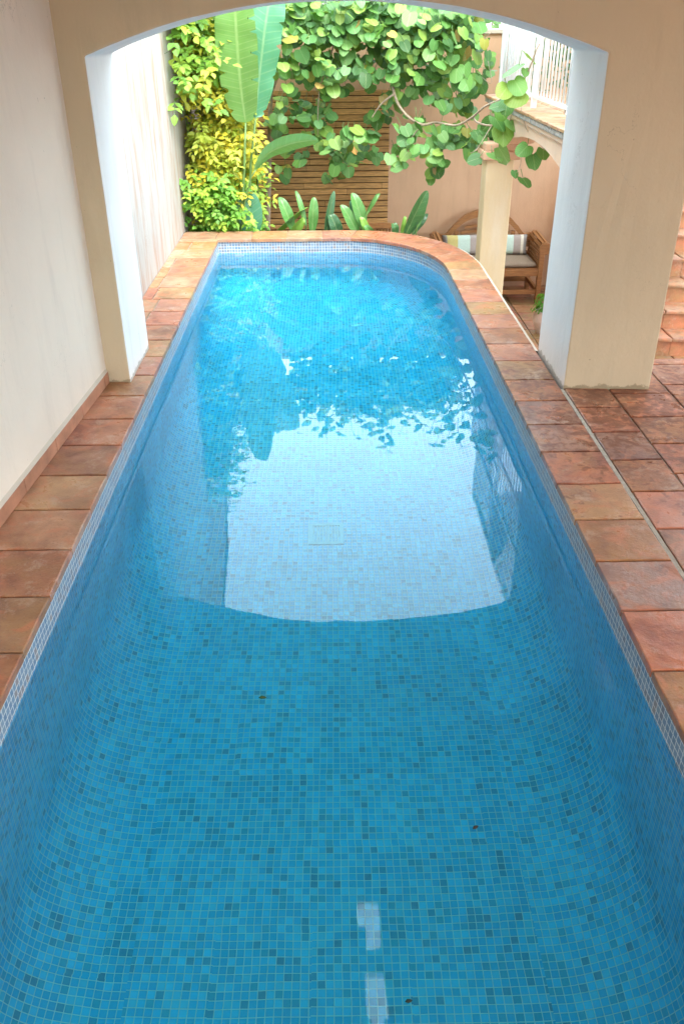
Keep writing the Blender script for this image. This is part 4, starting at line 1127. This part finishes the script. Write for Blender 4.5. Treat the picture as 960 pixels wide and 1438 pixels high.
# lime climber falling over the garden wall
def vol_c(r):
    z = r.uniform(1.15, 2.75); y = r.uniform(8.25, 9.7)
    return (-1.33 + r.random() ** 1.6 * .42 * (1 - .25 * (z - 1.2)), y, z)
def col_c(p, r): return r.choice([(0.34, 0.54, 0.08), (0.26, 0.48, 0.08), (0.44, 0.57, 0.08), (0.16, 0.34, 0.06), (0.58, 0.58, 0.08)])
root, mb, sb = pinnate('wall_climber', 'lime green climber hanging on the garden wall above the yellow shrub', 'climber', (-1.3, 9.2, -.4), 430, vol_c, col_c, .20, .085, .055, 14, 3, 1.2, (.3, -.5, .0))
part(mb, 'foliage', M['yellow'], root, recalc=False)
for k in range(3): sb.tube([(-1.32, 9.5 - .2 * k, -.42), (-1.30, 9.55 - .25 * k, .4), (-1.33, 9.35 - .2 * k, 1.0), (-1.30, 9.5 - .3 * k, 1.6), (-1.33, 9.3 - .16 * k, 2.4)], .007, .003, 6)
part(sb, 'stems', M['stem'], root)

# big paddle leaves
def blade(mb, spine, width, side, col, fold=.25, shape=.75, n=18, m=3, wav=.0, tipk=1.0, tears=0, seed=0):
    """leaf blade along spine points; side = vector across; fold lifts the halves into a V"""
    pts = [Vector(p) for p in spine]; K = len(pts) - 1
    def S(t):
        f = t * K; i = min(int(f), K - 1); u = f - i
        p0, p1, p2, p3 = pts[max(i - 1, 0)], pts[i], pts[i + 1], pts[min(i + 2, K)]
        return .5 * ((2 * p1) + (p2 - p0) * u + (2 * p0 - 5 * p1 + 4 * p2 - p3) * u * u + (3 * p1 - p0 - 3 * p2 + p3) * u ** 3)
    tr_g = random.Random(seed); notch = {(tr_g.randrange(3, max(4, n - 4)), tr_g.choice((-1, 1))): tr_g.uniform(.60, .85) for _ in range(tears)}
    vs = []; uv = []; L = sum((b - a).length for a, b in zip(pts, pts[1:]))
    for i in range(n + 1):
        t = i / n; p = S(t); d = (S(min(1, t + .02)) - S(max(0, t - .02))).normalized()
        s_ = Vector(side); s_ = (s_ - d * s_.dot(d)).normalized(); nv = s_.cross(d).normalized()
        w = width / 2 * (max(0.0, math.sin(math.pi * min(1, max(0, t)) ** tipk)) ** shape) + .003
        tl = notch.get((i, -1), 1.0), notch.get((i, 1), 1.0)
        for j in range(-m, m + 1):
            u = j / m
            if abs(j) == m: u *= tl[j > 0]
            ed = wav * math.sin(t * 31 + (1.7 if j > 0 else 0)) * u * u
            vs.append(p + s_ * w * u + nv * (fold * w * abs(u) - .35 * fold * w * u * u + ed)); uv.append((u, t * L))
    q = 2 * m + 1; fs = [(i * q + j, i * q + j + 1, (i + 1) * q + j + 1, (i + 1) * q + j) for i in range(n) for j in range(q - 1)]
    mb.raw(vs, fs, col, True, uv)
BA = thing('giant_bird_of_paradise', 'giant bird of paradise with two upright paddle leaves before the yellow shrub', 'plant', (-.84, 9.0, -.45))
def leaf_part(name, parent, mat, *a, **k):
    mb = MB(); blade(mb, *a, **k); o = part(mb, name, mat, parent, recalc=False); return o
yB = 8.50
b0 = at(345, 172, yB); b1 = at(333, 60, yB); b2 = Vector((-.752, yB + .02, 1.86)); b3 = Vector((-.775, yB + .16, 2.33))
leaf_part('leaf', BA, M['banana'], [b0, at(338, 120, yB), b1, b2, b3], .385, (1, -.25, 0), (0.13, 0.26, 0.065, 1), fold=.22, shape=.42, n=64, wav=.008, tipk=.95, tears=9, seed=4)
c0 = at(359, 165, yB + .12); 
leaf_part('leaf', BA, M['banana'], [c0, at(364, 110, yB + .12), at(372, 40, yB + .12), at(379, -10, yB + .2), Vector((-.50, yB + .34, 2.05))], .345, (1, .45, 0), (0.075, 0.245, 0.13, 1), fold=-.15, shape=.42, n=64, wav=.010, tipk=.95, tears=9, seed=8)
leaf_part('leaf', BA, M['banana'], [at(358, 238, 8.50), at(378, 215, 8.46), at(405, 203, 8.42), at(430, 198, 8.4), at(447, 197, 8.38)], .17, (.05, -.5, .75), (0.14, 0.31, 0.10, 1), fold=.3, shape=.7, n=28)
leaf_part('leaf', BA, M['banana'], [at(352, 335, 8.55), at(352, 310, 8.55), at(348, 285, 8.58), at(344, 268, 8.62)], .24, (1, .1, 0), (0.06, 0.21, 0.12, 1), fold=.2, shape=.6, n=24)
def petiole(pts, r0, r1, parent):
    mb = MB(); mb.tube(pts, r0, r1, 9); part(mb, 'leaf_stalk', M['stem'], parent)
base = Vector((-.82, 8.58, -.45))
petiole([base, at(340, 300, 8.55), at(343, 235, 8.52), at(345, 172, yB)], .020, .009, BA)
petiole([base + Vector((.05, .04, 0)), at(350, 300, 8.64), at(352, 230, 8.64), c0], .018, .009, BA)
petiole([base + Vector((.03, -.06, 0)), at(338, 325, 8.53), at(344, 280, 8.52), at(352, 250, 8.51), at(359, 238, 8.5)], .012, .007, BA)
petiole([base + Vector((.06, -.03, 0)), at(352, 336, 8.56)], .012, .008, BA)

# clumps of bird of paradise along the far coping: leaves given as (base px, tip px, width, tone)
def clump(label, y, leaves, loc):
    root = thing('bird_of_paradise', label, 'plant', loc, 'bird of paradise clumps along the far coping')
    for (bxp, byp, tx, ty, w, tone, dy, sx) in leaves:
        b = at(bxp, byp, y); tpt = at(tx, ty, y + dy); mid = b.lerp(tpt, .5) + Vector((0, -.03, .03))
        leaf_part('leaf', root, M['strel'], [b, b.lerp(mid, .55) + Vector((0, 0, .004)), mid, tpt.lerp(mid, .4) + Vector((0, -.01, .012)), tpt], w, (sx, .35, .1 if sx else 0), tone + (1,), fold=.45, shape=.8, n=20, tipk=.85)
        g = Vector((loc[0] + (b.x - loc[0]) * .5, y + .02, loc[2]))
        petiole([g, g.lerp(b, .6) + Vector((0, .01, 0)), b, b.lerp(mid, .5)], .009, .004, root)
G1, G2, G3, G4 = (0.06, 0.17, 0.055), (0.09, 0.24, 0.06), (0.045, 0.13, 0.055), (0.20, 0.38, 0.06)
clump('bird of paradise clump with one broad bright green leaf near the left corner', 8.62,
      [(376, 336, 432, 290, .17, G4, .05, .35), (402, 340, 428, 308, .13, G4, .0, .6), (412, 325, 392, 277, .11, G2, .05, .9), (438, 330, 441, 277, .10, G2, .0, 1), (430, 318, 415, 268, .05, G2, .1, 1)], (-.42, 8.66, -.45))
clump('bird of paradise clump of narrow dark leaves in the middle of the far coping', 8.62,
      [(456, 338, 469, 268, .075, G3, .0, 1), (478, 338, 462, 300, .12, G3, -.02, 1), (505, 335, 478, 288, .11, G2, .0, .9), (512, 325, 494, 271, .12, G2, .05, 1), (500, 322, 492, 282, .07, G3, .1, 1), (512, 305, 533, 272, .045, G2, .05, .8), (520, 338, 505, 305, .07, G4, -.03, .9), (527, 334, 508, 318, .06, G2, -.04, .9)], (.1, 8.66, -.45))
clump('bird of paradise clump with the largest pointed leaf, by the rounded corner', 8.42,
      [(567, 334, 600, 268, .155, G1, .0, .75), (578, 330, 600, 300, .08, G3, .1, .7), (562, 334, 569, 304, .04, G4, .0, 1), (556, 332, 551, 314, .07, G1, .0, 1), (585, 320, 597, 285, .06, G2, .1, .8)], (.80, 8.62, -.45))
# planting bed hidden behind the coping
mb = MB(); mb.box((-1.35, 8.43, -1.2), (1.02, 9.30, -0.45)); kind(mb.build('planting_bed', M['soil']))

# potted plant beside the pier
pt = thing('potted_plant', 'small green plant in a pink pot behind the right pier', 'potted plant', (2.30, 8.42, ZT))
PX, PY = 2.235, 8.40
mb = MB(); mb.lathe((PX, PY, ZT), [(.075, 0), (.085, .02), (.125, .12), (.13, .17), (.105, .22), (.115, .24), (.10, .24), (.09, .20)], 22); part(mb, 'pot', M['pot'], pt)
mb = MB(); r = random.Random(4)
for k in range(230):
    th = r.uniform(0, 6.283); ph = r.uniform(0, 1.5); R_ = .15 * r.uniform(.5, 1)
    p = Vector((PX + R_ * math.cos(th) * math.cos(ph * .8), PY + R_ * math.sin(th) * math.cos(ph * .8), ZT + .24 + R_ * 1.2 * math.sin(ph)))
    small_leaf(mb, p, Vector((math.cos(th), math.sin(th), .8)) + rv(r, .3), Vector((math.cos(th), math.sin(th), -.4)) + rv(r, .4), .045, .03, (0.14 * r.uniform(.7, 1.3), 0.33, 0.05, 1))
part(mb, 'foliage', M['yellow'], pt, recalc=False)

# ------------------------------------------------------------------ pool fittings and floating leaves
gr = thing('drain_grate', 'square pale drain grate in the pool floor', 'grate', (-.02, 3.86, ZF))
GX, GY = -.02, 3.90; S_ = .095
mb = MB()
for a, b in (((GX - S_, GY - S_), (GX + S_, GY - S_ + .022)), ((GX - S_, GY + S_ - .022), (GX + S_, GY + S_)), ((GX - S_, GY - S_ + .0225), (GX - S_ + .022, GY + S_ - .0225)), ((GX + S_ - .022, GY - S_ + .0225), (GX + S_, GY + S_ - .0225))):
    mb.box((a[0], a[1], ZF + .001), (b[0], b[1], ZF + .010))
part(mb, 'frame', M['grate'], gr)
mb = MB()
for k in range(9): mb.box((GX - .072 + k * .0163, GY - .0725, ZF + .001), (GX - .072 + k * .0163 + .010, GY + .0725, ZF + .007))
part(mb, 'bars', M['grate'], gr)
iq = at(336, 365, 8.07)
fi = thing('return_inlet', 'round white water inlet set in the far pool wall', 'inlet', (iq.x, 8.07, -.21))
mb = MB(); n_ = 24
prf2 = [(.045, 0), (.045, -.008), (.036, -.012), (.022, -.012), (.018, -.006)]
vs = []; 
for rr_, dy in prf2:
    for j in range(n_): vs.append((iq.x + rr_ * math.cos(6.2832 * j / n_), 8.074 + dy, -.21 + rr_ * math.sin(6.2832 * j / n_)))
mb.raw(vs, [(i * n_ + j, i * n_ + (j + 1) % n_, (i + 1) * n_ + (j + 1) % n_, (i + 1) * n_ + j) for i in range(4) for j in range(n_)] + [tuple(4 * n_ + j for j in range(n_))], None, True)
part(mb, 'flange', M['plastic'], fi)
def at_z(px, py, z):
    v = Vector((px - 480.0, py - 719.0, 1182.511)); d = Vector([RM[i][0] * v[0] + RM[i][1] * v[1] + RM[i][2] * v[2] for i in range(3)])
    return CAM + d * ((z - H) / d[2])
for (px, py, L, a, c, lab) in ((363, 980, .026, .1, (0.06, 0.10, 0.02), 'small green leaf floating on the water left of centre'),
                              (663, 1164, .020, .5, (0.06, 0.03, 0.02), 'small dark curled leaf floating on the right of the pool'),
                              (568, 1407, .018, .2, (0.02, 0.03, 0.02), 'small black scrap of leaf floating beside the lower bright reflection')):
    p = at_z(px, py, ZW + .002); mb = MB()
    small_leaf(mb, p, Vector((0.1, -.2, 1)), Vector((math.cos(a), math.sin(a), .02)), L, L * .5, c + (1,))
    o = mb.build('fallen_leaf', simple('leaf_scrap', c, .6, .3), None); tag(o, lab, 'leaf')
    sm = o.modifiers.new('thickness', 'SOLIDIFY'); sm.thickness = .0015

# ------------------------------------------------------------------ beyond the garden
nh = thing('neighbour_house', 'pale pink house beyond the garden wall, glimpsed between vine leaves', 'house', (0, 18, -1.3))
mb = MB(); mb.box((-6.5, 17, -1.3), (3.6, 22, 2.3)); part(mb, 'wall', M['house'], nh)
mb = MB(); mb.prism([(-6.8, 16.7, 2.301), (-6.8, 22.3, 2.301), (-6.8, 19.5, 3.2)], (10.7, 0, 0)); part(mb, 'roof', M['roof'], nh)
mb = MB()
for x in (-4.5, -1.5, 1.2): mb.box((x, 16.97, .2), (x + .9, 16.996, 1.5))
for k, x in enumerate((-4.5, -1.5, 1.2)):
    mb = MB(); mb.box((x, 16.96, .2), (x + .9, 16.996, 1.5)); part(mb, 'shutter', M['teak'], nh)
hd = thing('hedge', 'dark green hedge behind the balcony and stairs', 'hedge', (4.5, 11.5, -1.3))
mb = MB(); r = random.Random(31)
for k in range(2600):
    x = r.uniform(2.0, 8.5); y = r.uniform(11.0, 12.4); z = r.uniform(-.9, 2.5 + .35 * math.sin(x * 2.1) + .2 * math.sin(x * 5.3))
    if x < 5.1 and z < .4: continue
    q = r.uniform(.6, 1.35)
    small_leaf(mb, Vector((x, y, z)), Vector((0, -.6, .7)) + rv(r, .5), Vector((0, -.3, -.6)) + rv(r, .6), .15, .09, (0.09 * q, 0.20 * q, 0.045 * q, 1))
part(mb, 'foliage', M['yellow'], hd, recalc=False)
mb = MB()
for k in range(9): mb.tube([(2.2 + k * .7, 11.7, -1.3), (2.25 + k * .7, 11.7, .6), (2.2 + k * .7, 11.6, 2.0)], .03, .01, 6)
part(mb, 'trunk', M['bark'], hd)
